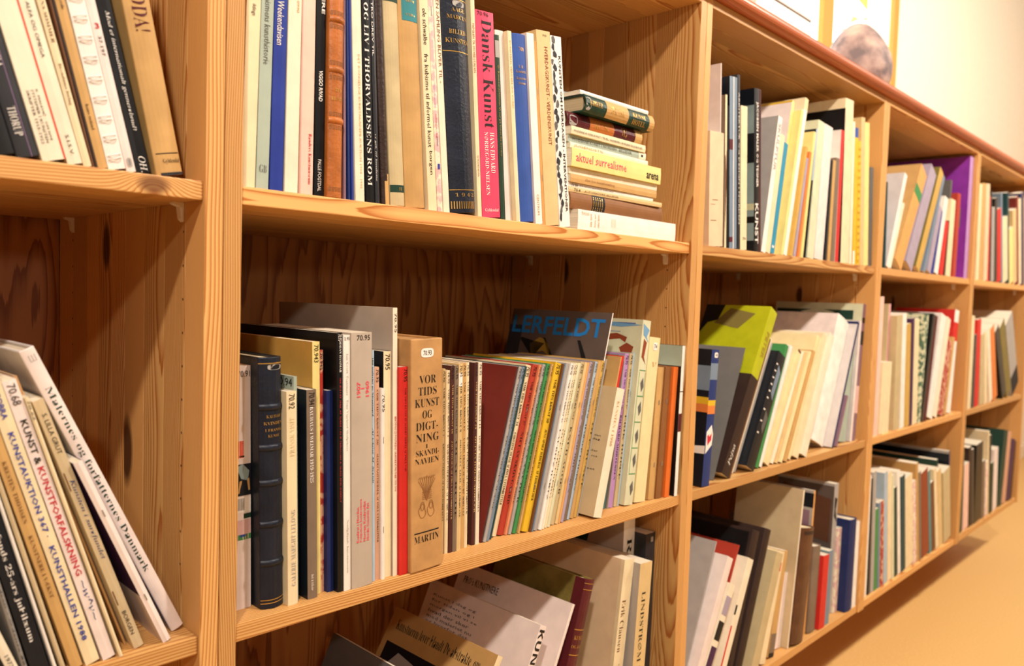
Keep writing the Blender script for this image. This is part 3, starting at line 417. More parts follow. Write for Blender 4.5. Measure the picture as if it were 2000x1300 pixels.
    'thick worn tan volume with black capitals and red vignette','thick tan volume',[('S', (0.3, 0.7, 0.04, 0.08), '70.93'), ('T', 'VOR', 'b', (0.25, 0.78, 0.155, 0.19), 'h', '#1a1614'), ('T', 'TIDS', 'b', (0.22, 0.8, 0.205, 0.24), 'h', '#1a1614'), ('T', 'KUNST', 'b', (0.12, 0.88, 0.255, 0.29), 'h', '#1a1614'), ('T', 'OG', 'b', (0.35, 0.65, 0.305, 0.34), 'h', '#1a1614'), ('T', 'DIGT-', 'b', (0.15, 0.85, 0.355, 0.39), 'h', '#1a1614'), ('T', 'NING', 'b', (0.15, 0.88, 0.405, 0.44), 'h', '#1a1614'), ('T', 'I', 'b', (0.45, 0.52, 0.452, 0.468), 'h', '#1a1614'), ('T', 'SKANDI-', 'b', (0.15, 0.88, 0.475, 0.5), 'h', '#1a1614'), ('T', 'NAVIEN', 'b', (0.12, 0.88, 0.51, 0.535), 'h', '#1a1614'), ('V', (0.2, 0.88, 0.57, 0.78)), ('R', (0.1, 0.88, 0.83, 0.835), 'black'), ('T', 'MARTIN', 'b', (0.1, 0.88, 0.845, 0.875), 'h', '#1a1614')]),
  (0.3430,0.0349,0.5585, 0.0051,0.1789,0.2484, -1.05, 'st','tanl',None,None,
    'slim worn tan booklet of an art series','slim worn tan booklet of an art series',[('T', '70.95', 's', (0.2, 0.8, 0.01, 0.07), 'd', '#1a1614'), ('T', 'VOR TIDS KUNST 3', 'b', (0.3, 0.7, 0.1, 0.36), 'd', '#1a1614'), ('T', 'KRESTEN IVERSEN AF FRANCIS BECKETT', 'b', (0.3, 0.7, 0.4, 0.82), 'd', '#1a1614')]),
  (0.3487,0.0326,0.5585, 0.0055,0.1773,0.2463, -1.08, 'st','cream',None,None,
    'slim cream booklet with a ragged foot','slim cream booklet with a ragged foot',[('T', '70.95', 's', (0.2, 0.8, 0.01, 0.07), 'd', '#1a1614'), ('T', 'VOR TIDS KUNST 1', 'b', (0.3, 0.7, 0.1, 0.36), 'd', '#1a1614'), ('T', 'HARALD GIERSING AF L. SWANE', 'b', (0.3, 0.7, 0.4, 0.82), 'd', '#1a1614')]),
  (0.3547,0.0317,0.5585, 0.0063,0.1818,0.2524, -1.09, 'st','brownr','brownr',None,
    'slim maroon booklet','slim maroon booklet',[('T', '70.95', 's', (0.2, 0.8, 0.01, 0.07), 'd', '#1a1614'), ('T', 'VOR TIDS KUNST 16', 'b', (0.3, 0.7, 0.1, 0.36), 'd', 'tan'), ('T', 'JAIS NIELSEN AF POUL UTTENREITTER', 'b', (0.3, 0.7, 0.4, 0.82), 'd', 'tan')]),
  (0.3615,0.0310,0.5585, 0.0067,0.1815,0.2521, -1.10, 'st','taupe',None,None,
    'slim taupe booklet','slim taupe booklet',[('T', '70.95', 's', (0.2, 0.8, 0.01, 0.07), 'd', '#1a1614'), ('T', 'VOR TIDS KUNST 18', 'b', (0.3, 0.7, 0.1, 0.36), 'd', '#1a1614'), ('T', 'OLAF RUDE', 'b', (0.3, 0.7, 0.4, 0.82), 'd', '#1a1614')]),
  (0.3687,0.0308,0.5585, 0.0070,0.1833,0.2546, -1.11, 'st','tanl',None,None,
    'slim pale tan booklet with a paper label','slim pale tan booklet with a paper label',[('T', '70.95', 's', (0.2, 0.8, 0.01, 0.07), 'd', '#1a1614'), ('T', 'VOR TIDS KUNST 9', 'b', (0.3, 0.7, 0.1, 0.36), 'd', '#1a1614'), ('T', 'JOHANNES C. BJERG AF LEO SWANE', 'b', (0.3, 0.7, 0.4, 0.82), 'd', '#1a1614'), ('R', (0, 0.9, 0.05, 0.12), 'white')]),
  (0.3780,0.0332,0.5585, 0.0063,0.1835,0.2548, -1.14, 'st','tan',None,None,
    'slim plain tan booklet','slim plain tan booklet',[('T', '70.95', 's', (0.2, 0.8, 0.01, 0.07), 'd', '#1a1614'), ('T', 'VOR TIDS KUNST 15', 'b', (0.3, 0.7, 0.1, 0.36), 'd', '#1a1614'), ('T', 'UTZON FRANK AF SIGURD SCHULTZ', 'b', (0.3, 0.7, 0.4, 0.82), 'd', '#1a1614')]),
  (0.3866,0.0351,0.5585, 0.0052,0.1835,0.2549, -1.24, 'st','cream',None,None,
    'slim cream booklet with a dark edge','slim cream booklet with a dark edge',[('T', '70.95', 's', (0.2, 0.8, 0.01, 0.07), 'd', '#1a1614'), ('T', 'VOR TIDS KUNST 11', 'b', (0.3, 0.7, 0.1, 0.36), 'd', '#1a1614'), ('T', 'KARL ISAKSON AF GOTTSCHALK', 'b', (0.3, 0.7, 0.4, 0.82), 'd', '#1a1614')]),
  (0.4001,0.0351,0.5585, 0.0063,0.1830,0.2542, -0.84, 'st','brownr','brownr',None,
    'slim dark brown booklet with rough edge','slim dark brown booklet with rough edge',[('T', '70.95', 's', (0.2, 0.8, 0.01, 0.07), 'd', '#1a1614'), ('T', 'VOR TIDS KUNST 19', 'b', (0.3, 0.7, 0.1, 0.36), 'd', 'tan'), ('T', 'OLIVIA HOLM-MOLLER', 'b', (0.3, 0.7, 0.4, 0.82), 'd', 'tan')]),
  (0.4071,0.0345,0.5585, 0.0066,0.1833,0.2546, -0.87, 'st','paper',None,None,
    'last upright cream booklet before the leaning ones','last upright cream booklet before the leaning ones',[('T', '70.95', 's', (0.2, 0.8, 0.01, 0.07), 'd', '#1a1614'), ('T', 'VOR TIDS KUNST 14', 'b', (0.3, 0.7, 0.1, 0.36), 'd', '#1a1614'), ('T', 'EDVARD WEIE AF MOGENS LORENTZEN', 'b', (0.3, 0.7, 0.4, 0.82), 'd', '#1a1614')]),
  (0.4172,0.0349,0.5592, 0.0030,0.1900,0.2523, 14.33, 'st','brownr','maroonb',None,
    'leaning maroon magazine with its cover showing','maroon magazine',[('FT', 'KUNST', 'b', (0.4, 0.95, 0.05, 0.11), '#1a1614'), ('FR', (0.45, 0.93, 0.165, 0.172), 'black'), ('FR', (0.45, 0.455, 0.165, 0.9), 'black')]),
  (0.4209,0.0330,0.5599, 0.0056,0.1816,0.2522, 14.33, 'st','greyp',None,None,
    'slim leaning grey booklet','slim leaning grey booklet',[('T', '70.95', 's', (0.2, 0.8, 0.01, 0.07), 'd', '#1a1614'), ('T', 'VOR TIDS KUNST 27', 'b', (0.3, 0.7, 0.1, 0.36), 'd', '#1a1614'), ('T', 'EJNAR NIELSEN AF AAGE', 'b', (0.3, 0.7, 0.4, 0.82), 'd', '#1a1614')]),
  (0.4272,0.0334,0.5598, 0.0053,0.1813,0.2518, 14.51, 'st','bluegrey',None,None,
    'slim leaning blue-grey booklet','slim leaning blue-grey booklet',[('T', '70.95', 's', (0.2, 0.8, 0.01, 0.07), 'd', '#1a1614'), ('T', 'VOR TIDS KUNST 29', 'b', (0.3, 0.7, 0.1, 0.36), 'd', '#1a1614'), ('T', 'NIELS BJERRE AF LEO SWANE', 'b', (0.3, 0.7, 0.4, 0.82), 'd', '#1a1614')]),
  (0.4368,0.0373,0.5595, 0.0038,0.1814,0.2520, 14.59, 'st','tealdark',None,None,
    'very thin dark teal booklet','very thin dark teal booklet',[]),
  (0.4439,0.0420,0.5613, 0.0112,0.1815,0.2521, 14.53, 'st','cream',None,None,
    'leaning cream booklet with black capitals','leaning cream booklet with black capitals',[('T', '70.95', 's', (0.2, 0.8, 0.01, 0.07), 'd', '#1a1614'), ('T', 'VOR TIDS KUNST 34', 'b', (0.3, 0.7, 0.1, 0.36), 'd', '#1a1614'), ('T', 'CHRISTINE SWANE AF POUL UTTENREITTER', 'b', (0.3, 0.7, 0.4, 0.82), 'd', '#1a1614')]),
  (0.4560,0.0393,0.5612, 0.0109,0.1817,0.2524, 14.52, 'st','red3',None,None,
    'leaning brick red booklet','leaning brick red booklet',[('T', '70.95', 's', (0.2, 0.8, 0.01, 0.07), 'd', '#1a1614'), ('T', 'VOR TIDS KUNST 37', 'b', (0.3, 0.7, 0.1, 0.36), 'd', '#1a1614'), ('T', 'NICLAS SKOVGAARD', 'b', (0.3, 0.7, 0.4, 0.82), 'd', '#1a1614')]),
  (0.4674,0.0365,0.5598, 0.0050,0.1817,0.2524, 14.52, 'st','salmon',None,None,
    'slim salmon booklet','slim salmon booklet',[('T', '70.95', 's', (0.2, 0.8, 0.01, 0.07), 'd', '#1a1614'), ('T', 'VOR TIDS KUNST ', 'b', (0.3, 0.7, 0.1, 0.36), 'd', '#1a1614'), ('T', 'KARL BOVIN AF ERIK ZAHLE', 'b', (0.3, 0.7, 0.4, 0.82), 'd', '#1a1614')]),
  (0.4731,0.0347,0.5600, 0.0059,0.1823,0.2532, 14.52, 'st','greyp',None,None,
    'slim pale grey booklet with green specks','slim pale grey booklet with green specks',[('T', '70.95', 's', (0.2, 0.8, 0.01, 0.07), 'd', '#1a1614'), ('T', 'VOR TIDS KUNST 38', 'b', (0.3, 0.7, 0.1, 0.36), 'd', '#1a1614'), ('T', 'ANNA ANCHER', 'b', (0.3, 0.7, 0.4, 0.82), 'd', '#1a1614')]),
  (0.4799,0.0329,0.5603, 0.0072,0.1828,0.2539, 14.50, 'st','green',None,None,
    'slim green booklet','slim green booklet',[('T', '70.95', 's', (0.2, 0.8, 0.01, 0.07), 'd', '#1a1614'), ('T', 'VOR TIDS KUNST 41', 'b', (0.3, 0.7, 0.1, 0.36), 'd', '#1a1614'), ('T', 'OLUF HØST AF POUL HENNINGSEN', 'b', (0.3, 0.7, 0.4, 0.82), 'd', '#1a1614')]),
  (0.4880,0.0302,0.5595, 0.0042,0.1825,0.2534, 14.42, 'st','tan',None,None,
    'slim tan booklet left of the yellow one','slim tan booklet left of the yellow one',[('T', '70.95', 's', (0.2, 0.8, 0.01, 0.07), 'd', '#1a1614'), ('T', 'VOR TIDS KUNST 39', 'b', (0.3, 0.7, 0.1, 0.36), 'd', '#1a1614'), ('T', 'THEODOR PHILIPSEN', 'b', (0.3, 0.7, 0.4, 0.82), 'd', '#1a1614')]),
  (0.4939,0.0275,0.5618, 0.0133,0.1830,0.2541, 14.33, 'st','yellow',None,None,
    'leaning yellow paperback of an art series','yellow paperback',[('T', '70.95', 's', (0.2, 0.8, 0.01, 0.07), 'd', '#1a1614'), ('T', 'VOR TIDS KUNST 50', 'b', (0.3, 0.7, 0.1, 0.36), 'd', '#1a1614'), ('T', 'JENS ADOLF JERICHAU AF ERIK FISCHER', 'b', (0.3, 0.7, 0.4, 0.82), 'd', '#1a1614')]),
  (0.5074,0.0243,0.5591, 0.0025,0.1823,0.2533, 14.33, 'st','brown',None,None,
    'thin brown booklet right of the yellow one','thin brown booklet right of the yellow one',[]),
  (0.5109,0.0234,0.5590, 0.0020,0.1822,0.2530, 14.23, 'st','bluegrey',None,None,
    'thin blue-grey booklet','thin blue-grey booklet',[]),
  (0.5142,0.0230,0.5604, 0.0079,0.1824,0.2534, 14.16, 'st','greyp',None,None,
    'pale grey booklet with blank spine','pale grey booklet with blank spine',[]),
  (0.5231,0.0208,0.5601, 0.0067,0.1826,0.2536, 14.11, 'st','white',None,None,
    'slim white booklet','slim white booklet',[('T', '70.95', 's', (0.2, 0.8, 0.01, 0.07), 'd', '#1a1614'), ('T', 'VOR TIDS KUNST 43', 'b', (0.3, 0.7, 0.1, 0.36), 'd', '#1a1614'), ('T', 'LAURITZ HARTZ', 'b', (0.3, 0.7, 0.4, 0.82), 'd', '#1a1614')]),
  (0.5305,0.0208,0.5597, 0.0048,0.1822,0.2531, 14.08, 'st','paper',None,None,
    'slim off-white booklet','slim off-white booklet',[('T', '70.95', 's', (0.2, 0.8, 0.01, 0.07), 'd', '#1a1614'), ('T', 'VOR TIDS KUNST 44', 'b', (0.3, 0.7, 0.1, 0.36), 'd', '#1a1614'), ('T', 'OLE KIELBERG', 'b', (0.3, 0.7, 0.4, 0.82), 'd', '#1a1614')]),
  (0.5373,0.0226,0.5599, 0.0057,0.1822,0.2530, 13.94, 'st','cream',None,None,
    'slim cream booklet with green tint','slim cream booklet with green tint',[('T', '70.95', 's', (0.2, 0.8, 0.01, 0.07), 'd', '#1a1614'), ('T', 'VOR TIDS KUNST 45', 'b', (0.3, 0.7, 0.1, 0.36), 'd', '#1a1614'), ('T', 'AKSEL JORGENSEN', 'b', (0.3, 0.7, 0.4, 0.82), 'd', '#1a1614')]),
  (0.5438,0.0227,0.5601, 0.0067,0.1819,0.2527, 13.91, 'st','creamg',None,None,
    'slim pale greenish booklet','slim pale greenish booklet',[]),
  (0.5554,0.0265,0.5606, 0.0089,0.1819,0.2527, 13.75, 'st','linen',None,None,
    'slim linen-coloured booklet','slim linen-coloured booklet',[('T', '70.95', 's', (0.2, 0.8, 0.01, 0.07), 'd', '#1a1614'), ('T', 'VOR TIDS KUNST ', 'b', (0.3, 0.7, 0.1, 0.36), 'd', '#1a1614'), ('T', 'KNUD AGGER', 'b', (0.3, 0.7, 0.4, 0.82), 'd', '#1a1614')]),
  (0.5655,0.0257,0.5601, 0.0069,0.1816,0.2522, 13.63, 'st','tanl',None,None,
    'slim pale tan booklet in the leaning group','slim pale tan booklet in the leaning group',[]),
  (0.5734,0.0259,0.5595, 0.0044,0.1814,0.2520, 13.54, 'st','orangel',None,None,
    'thin pale orange booklet','thin pale orange booklet',[]),
  (0.5787,0.0258,0.5600, 0.0065,0.1816,0.2522, 13.51, 'st','lilacg',None,None,
    'slim lilac-grey booklet','slim lilac-grey booklet',[('T', '70.95', 's', (0.2, 0.8, 0.01, 0.07), 'd', '#1a1614'), ('T', 'VOR TIDS KUNST 48', 'b', (0.3, 0.7, 0.1, 0.36), 'd', '#1a1614'), ('T', 'SVEND JOHANSEN', 'b', (0.3, 0.7, 0.4, 0.82), 'd', '#1a1614')]),
  (0.5883,0.0279,0.5600, 0.0066,0.1814,0.2519, 13.36, 'st','taupe',None,None,
    'slim taupe booklet in the leaning group','slim taupe booklet in the leaning group',[]),
  (0.5972,0.0292,0.5600, 0.0066,0.1813,0.2518, 13.39, 'st','bluepale',None,None,
    'slim pale blue booklet','slim pale blue booklet',[('T', '70.95', 's', (0.2, 0.8, 0.01, 0.07), 'd', '#1a1614'), ('T', 'VOR TIDS KUNST 49', 'b', (0.3, 0.7, 0.1, 0.36), 'd', '#1a1614'), ('T', 'HARALD LEHMANN', 'b', (0.3, 0.7, 0.4, 0.82), 'd', '#1a1614')]),
  (0.6047,0.0290,0.5605, 0.0087,0.1816,0.2522, 13.47, 'st','tan',None,None,
    'slim tan booklet with brown spine lettering','slim tan booklet with brown spine lettering',[]),
  (0.6147,0.0296,0.5602, 0.0073,0.1817,0.2524, 13.37, 'st','yellowt',None,None,
    'slim mustard-tan booklet','slim mustard-tan booklet',[('T', '70.95', 's', (0.2, 0.8, 0.01, 0.07), 'd', '#1a1614'), ('T', 'VOR TIDS KUNST 52', 'b', (0.3, 0.7, 0.1, 0.36), 'd', '#1a1614'), ('T', 'OLE RUNGE', 'b', (0.3, 0.7, 0.4, 0.82), 'd', '#1a1614')]),
  (0.6232,0.0350,0.5591, 0.0024,0.2263,0.3327, 13.91, 'pb','white','greybr',None,
    'tall leaning exhibition book with bright blue capitals','tall blue-lettered exhibition book',[('FT', 'LERFELDT', 'H', (0.05, 0.97, 0.035, 0.13), 'blueb'), ('FP', [(0.55, 0.19), (0.62, 0.155), (0.66, 0.15), (0.75, 0.19), (0.72, 0.24), (0.6, 0.22), (0.52, 0.25)], 'goldd'), ('FP', [(0.62, 0.15), (0.6, 0.15), (0.5, 0.24), (0.53, 0.26)], 'black'), ('FP', [(0.7, 0.26), (0.6, 0.18), (0.72, 0.17), (0.85, 0.155), (0.86, 0.165)], 'black'), ('FP', [(0.25, 0.15), (0.28, 0.15), (0.18, 0.28), (0.13, 0.28)], 'black'), ('FR', (0.86, 1, 0.09, 0.4), 'charcoal'), ('FR', (0, 1, 0.3, 0.302), 'purple')]),
  (0.6262,0.0327,0.5590, 0.0022,0.1841,0.2557, 13.91, 'st','greyp',None,None,
    'thin grey booklet right of the exhibition book','thin grey booklet right of the exhibition book',[]),
  (0.6300,0.0030,0.5634, 0.0204,0.1500,0.2071, 13.91, 'pb','paper','beige',None,
    'short cream paperback with text printed on its cover','short cream text-covered paperback',[('FT', 'Den store kunst og den', 's', (0.1, 0.7, 0.38, 0.4), '#1a1614'), ('FT', 'lille verden i dag', 's', (0.1, 0.6, 0.41, 0.43), '#1a1614'), ('FT', 'om malere og billeder', 's', (0.1, 0.75, 0.5, 0.52), '#1a1614'), ('FT', 'fra tyverne til nu', 's', (0.1, 0.65, 0.54, 0.56), '#1a1614'), ('FT', 'udgivet af museet', 's', (0.1, 0.7, 0.64, 0.66), '#1a1614'), ('T', 'KUNSTEN I 1990', 'b', (0.3, 0.6, 0.1, 0.45), 'd', 'tan')]),
  (0.6509,0.0220,0.5592, 0.0028,0.1945,0.2593, 13.79, 'st','tan',None,None,
    'thin tan booklet behind the short cream paperback','thin tan booklet behind the short cream paperback',[]),
  (0.6561,0.0220,0.5599, 0.0061,0.1949,0.2598, 13.45, 'st','red2',None,None,
    'slim red booklet topping the short cream paperback','slim red booklet topping the short cream paperback',[]),
  (0.6906,0.0328,0.5597, 0.0092,0.1841,0.2556, 7.20, 'st','tealg',None,None,
    'slim teal booklet','slim teal booklet',[('T', '70.95', 's', (0.2, 0.8, 0.01, 0.07), 'd', '#1a1614'), ('T', 'VOR TIDS KUNST 55', 'b', (0.3, 0.7, 0.1, 0.36), 'd', '#1a1614'), ('T', 'VILHELM LUNDSTRØM', 'b', (0.3, 0.7, 0.4, 0.82), 'd', '#1a1614')]),
  (0.7008,0.0291,0.5587, 0.0016,0.1842,0.2559, 7.08, 'st','greyp',None,None,
    'thin grey booklet right of the teal one','thin grey booklet right of the teal one',[]),
  (0.7038,0.0291,0.5599, 0.0113,0.1851,0.2571, 6.91, 'st','lilac',None,None,
    'slim lilac booklet','slim lilac booklet',[('T', '70.95', 's', (0.2, 0.8, 0.01, 0.07), 'd', '#1a1614'), ('T', 'VOR TIDS KUNST 56', 'b', (0.3, 0.7, 0.1, 0.36), 'd', '#1a1614'), ('T', 'RICHARD MORTENSEN', 'b', (0.3, 0.7, 0.4, 0.82), 'd', '#1a1614')]),
  (0.7164,0.0276,0.5596, 0.0095,0.1852,0.2572, 6.73, 'st','linen',None,None,
    'slim linen booklet right of the lilac one','slim linen booklet right of the lilac one',[('T', '70.95', 's', (0.2, 0.8, 0.01, 0.07), 'd', '#1a1614'), ('T', 'VOR TIDS KUNST 57', 'b', (0.3, 0.7, 0.1, 0.36), 'd', '#1a1614'), ('T', 'ERIK HOPPE', 'b', (0.3, 0.7, 0.4, 0.82), 'd', '#1a1614')]),
  (0.7266,0.0285,0.5590, 0.0045,0.1856,0.2578, 6.68, 'st','bluepale',None,None,
    'slim pale blue booklet left of the illustrated book','slim pale blue booklet left of the illustrated book',[]),
  (0.7330,0.0190,0.5611, 0.0230,0.1500,0.3126, 6.40, 'pb','creamg',None,None,
    'thick illustrated book with sketched figures on cover','thick illustrated book',[('FR', (0.1, 1, 0.02, 0.025), 'blue2'), ('FP', [(0, 0.03), (0.4, 0.02), (0.8, 0.035), (0.3, 0.045)], 'skyb'), ('FP', [(0.2, 0.1), (0.35, 0.08), (0.5, 0.09), (0.45, 0.12), (0.3, 0.11), (0.22, 0.13)], 'rust'), ('FP', [(0.1, 0.15), (0.2, 0.13), (0.3, 0.16), (0.25, 0.2), (0.12, 0.19)], 'rust'), ('FR', (0.3, 0.98, 0.07, 0.073), 'blue2'), ('R', (0.15, 0.19, 0.28, 0.83), 'green'), ('R', (0.9, 0.93, 0.28, 0.42), 'green'), ('R', (0.15, 0.95, 0.27, 0.275), 'green'), ('R', (0.15, 0.95, 0.41, 0.415), 'green'), ('R', (0.15, 0.95, 0.55, 0.555), 'green'), ('R', (0.15, 0.95, 0.69, 0.695), 'green'), ('R', (0.15, 0.95, 0.83, 0.835), 'green'), ('P', [(0.4, 0.34), (0.7, 0.31000000000000005), (0.85, 0.36000000000000004), (0.6, 0.39)], 'greyd'), ('P', [(0.4, 0.47), (0.7, 0.43999999999999995), (0.85, 0.49), (0.6, 0.52)], 'greyd'), ('P', [(0.4, 0.62), (0.7, 0.59), (0.85, 0.64), (0.6, 0.67)], 'greyd'), ('P', [(0.4, 0.75), (0.7, 0.72), (0.85, 0.77), (0.6, 0.8)], 'greyd'), ('P', [(0.4, 0.9), (0.7, 0.87), (0.85, 0.92), (0.6, 0.9500000000000001)], 'greyd'), ('P', [(0.1, 0.02), (0.9, 0.05), (0.6, 0.09), (0.9, 0.12), (0.2, 0.08)], 'skyb'), ('P', [(0.3, 0.1), (0.7, 0.12), (0.5, 0.2), (0.8, 0.24), (0.2, 0.2)], 'rust')]),
  (0.7600,0.0180,0.5616, 0.0316,0.2035,0.2827, 5.71, 'pb','creamy',None,None,
    'cream paperback with a white sticker','cream stickered paperback',[('S', (0.35, 0.8, 0.03, 0.08), '74'), ('T', 'v', 'i', (0.4, 0.8, 0.15, 0.18), 'h', 'tan')]),
  (0.7992,0.0160,0.5597, 0.0180,0.1661,0.2307, 3.90, 'st','tan',None,None,
    'slim worn tan booklet with frayed edge','slim worn tan booklet with frayed edge',[]),
  (0.8181,0.0130,0.5597, 0.0183,0.1666,0.2314, 3.80, 'st','brownm',None,None,
    'slim brown booklet','slim brown booklet',[]),
  (0.8387,0.0090,0.5593, 0.0142,0.1657,0.2301, 3.34, 'pb','orange',None,None,
    'slim orange paperback','slim orange paperback',[]),
  (0.8600,0.0030,0.5588, 0.0096,0.2000,0.2675, 1.65, 'pb','white','black',None,
    'black-covered book with a striped white spine','striped-spined book',[('R', (0, 1, 0.3, 0.306), 'green_k'), ('R', (0, 1, 0.45, 0.57), 'maroon'), ('FR', (0, 1, 0, 0.135), 'greengrey')]),
 ]),
 ('bottom shelf of the second bay', [
  (0.0748,0.0500,0.1266, 0.0102,0.1500,0.2992, 32.96, 'pb','navyk','navyk',None,
    'dark navy book lying low at the left','dark navy book lying low at the left',[]),
  (0.1582,0.0500,0.1246, 0.0090,0.1500,0.3180, 24.03, 'pb','greyd','greyd',None,
    'grey book in shadow','grey book in shadow',[]),
  (0.2969,0.0300,0.1268, 0.0112,0.2382,0.3050, 31.04, 'pb','cream','tanw',None,
    'leaning cream book with a dark picture on its cover','leaning cream book with a dark picture on its cover',[('FT', 'Kunstneren lever blandt De abstrakte, om', 'b', (0.1, 0.92, 0.05, 0.11), '#1a1614'), ('FR', (0.05, 0.95, 0.17, 1), 'navyk'), ('FP', [(0.1, 0.2), (0.3, 0.19), (0.45, 0.24), (0.8, 0.2), (0.9, 0.3), (0.6, 0.33), (0.4, 0.3), (0.2, 0.36)], 'greyp'), ('FP', [(0.2, 0.4), (0.5, 0.36), (0.8, 0.42), (0.7, 0.5), (0.3, 0.5)], 'greyd')]),
  (0.4184,0.0300,0.1272, 0.0151,0.2583,0.3067, 24.26, 'pb','pinkwhite','pinkwhite',None,
    'leaning white book with a block of small text','leaning white book with a block of small text',[('T', 'KUNSTNERE', 'B', (0.1, 0.9, 0.02, 0.5), 'd', '#1a1614'), ('FT', 'Kunst i dag og', 's', (0.52, 0.93, 0.06, 0.078), 'greyd'), ('FT', 'for tiden og i', 's', (0.52, 0.93, 0.088, 0.106), 'greyd'), ('FT', 'morgen vil vi se', 's', (0.48, 0.93, 0.11599999999999999, 0.134), 'greyd'), ('FT', 'hvad der sker', 's', (0.54, 0.93, 0.14400000000000002, 0.162), 'greyd'), ('FT', 'med maleriet nu', 's', (0.5, 0.93, 0.172, 0.19), 'greyd'), ('FT', 'og hvorfor det', 's', (0.52, 0.93, 0.2, 0.21800000000000003), 'greyd'), ('FT', 'er sådan her', 's', (0.56, 0.93, 0.228, 0.246), 'greyd'), ('FT', 'siden sidst', 's', (0.5800000000000001, 0.93, 0.256, 0.274), 'greyd'), ('FT', 'i byen', 's', (0.68, 0.93, 0.28400000000000003, 0.302), 'greyd')]),
  (0.4904,0.0350,0.1237, 0.0063,0.2626,0.3229, 24.84, 'pb','pinkwhite','pinkwhite',None,
    'leaning white book with black title on its cover','leaning white book with black title on its cover',[('FT', "PRO's KUNSTNERE", 's', (0.6, 0.93, 0.06, 0.1), '#1a1614')]),
  (0.5565,0.0350,0.1309, 0.0333,0.2012,0.3344, 17.28, 'lb','maroon','olive',None,
    'maroon leather volume with gilt bands','maroon leather volume',[('FR', (0, 0.1, 0, 1), 'maroon'), ('R', (0, 1, 0.02, 0.023), 'gold'), ('R', (0, 1, 0.05, 0.053), 'gold'), ('R', (0, 1, 0.24, 0.244), 'gold'), ('R', (0, 1, 0.36, 0.364), 'gold'), ('T', 'KUNST', 'b', (0.2, 0.8, 0.27, 0.29), 'h', 'gold'), ('T', 'OG ÅND', 'b', (0.15, 0.85, 0.31, 0.33), 'h', 'gold')]),
  (0.7069,0.0250,0.1246, 0.0288,0.2347,0.3410, 7.11, 'pb','cream','beigepk',None,
    'large pale beige book leaning against others','large pale beige book',[('T', 'Erik Clausen', 'b', (0.2, 0.55, 0.2, 0.46), 'd', 'brown'), ('T', 'TEGNER', 'b', (0.2, 0.55, 0.52, 0.7), 'd', 'brown'), ('FR', (0, 0.03, 0, 1), 'cream')]),
  (0.7552,0.0120,0.1234, 0.0367,0.2000,0.3306, 3.75, 'pb','tanl','black',None,
    'thick tan-spined book with a rough black and white cover','thick tan-spined book',[('FP', [(0, 0), (0.15, 0), (0.1, 0.2), (0.2, 0.4), (0.12, 0.6), (0.22, 0.8), (0.1, 1), (0, 1)], 'greyp'), ('T', 'LINDSTRØM BYRNER 1+2', 'b', (0.3, 0.6, 0.15, 0.9), 'd', '#1a1614')]),
  (0.8109,0.0750,0.1213, 0.0337,0.2500,0.4042, 0.43, 'pb','white','greybeige',None,
    'tall white book with large black capitals','tall white book with large black capitals',[('T', 'RIGE', 'b', (0.3, 0.75, 0.13, 0.4), 'd', '#1a1614'), ('FP', [(0.3, 0.1), (0.9, 0.05), (0.95, 0.3), (0.6, 0.4), (0.4, 0.35)], 'green_k')]),
  (0.8451,0.0500,0.1212, 0.0294,0.2000,0.3601, 0.43, 'pb','charcoal','charcoal',None,
    'dark grey book beside the right upright','dark grey book beside the right upright',[('R', (0.5, 0.75, 0.02, 0.045), 'greyp')]),
 ]),
 ('upper shelf of the third bay', [
  (0.9569,0.0120,1.0075, 0.0498,0.1507,0.2093, -3.32, 'pb','beigepk',None,None,
    'broad short beige paperback','broad short beige paperback',[('R', (0.2, 0.6, 0.59, 0.595), 'brown'), ('R', (0.1, 0.4, 0.63, 0.633), 'brown'), ('R', (0.1, 0.5, 0.77, 0.775), 'brown')]),
  (1.0080,0.0200,1.0075, 0.0030,0.2558,0.3411, -3.56, 'st','pinkwhite',None,None,
    'tall thin white book behind the short beige one','tall thin white book behind the short beige one',[]),
  (1.0139,0.0120,1.0075, 0.0068,0.1500,0.2838, -4.04, 'pb','cream','taupe',None,
    'cream paperback with a brown picture','cream paperback with a brown picture',[('P', [(0, 0.4), (1, 0.35), (0.8, 0.6), (0.1, 0.9)], 'brown')]),
  (1.0218,0.0120,1.0075, 0.0082,0.1909,0.2652, -4.17, 'st','black',None,None,
    'thin black booklet','thin black booklet',[]),
  (1.0327,0.0120,1.0075, 0.0278,0.1500,0.3213, -4.66, 'pb','bluegrey','navyk',None,
    'tall grey book with a dark cover','tall grey book with a dark cover',[('R', (0.45, 0.55, 0, 1), 'white'), ('R', (0, 0.4, 0.36, 0.42), 'maroon'), ('R', (0, 0.4, 0.93, 0.96), 'maroon')]),
  (1.0644,0.0120,1.0075, 0.0106,0.2378,0.3303, -5.25, 'pb','charcoal',None,None,
    'tall charcoal paperback with white lettering','tall charcoal paperback with white lettering',[('T', 'ARKITEKTUR OG DESIGN I NORDEN', 's', (0.3, 0.7, 0.1, 0.85), 'd', 'white')]),
  (1.0759,0.0120,1.0075, 0.0247,0.1985,0.2756, -4.51, 'pb','cream',None,None,
    'cream paperback between two charcoal books','cream paperback between two charcoal books',[('T', '74', 's', (0.3, 0.8, 0.91, 0.93), 'h', '#1a1614')]),
  (1.1307,0.0120,1.0075, 0.0213,0.1700,0.3189, -5.10, 'pb','black','skyg',None,
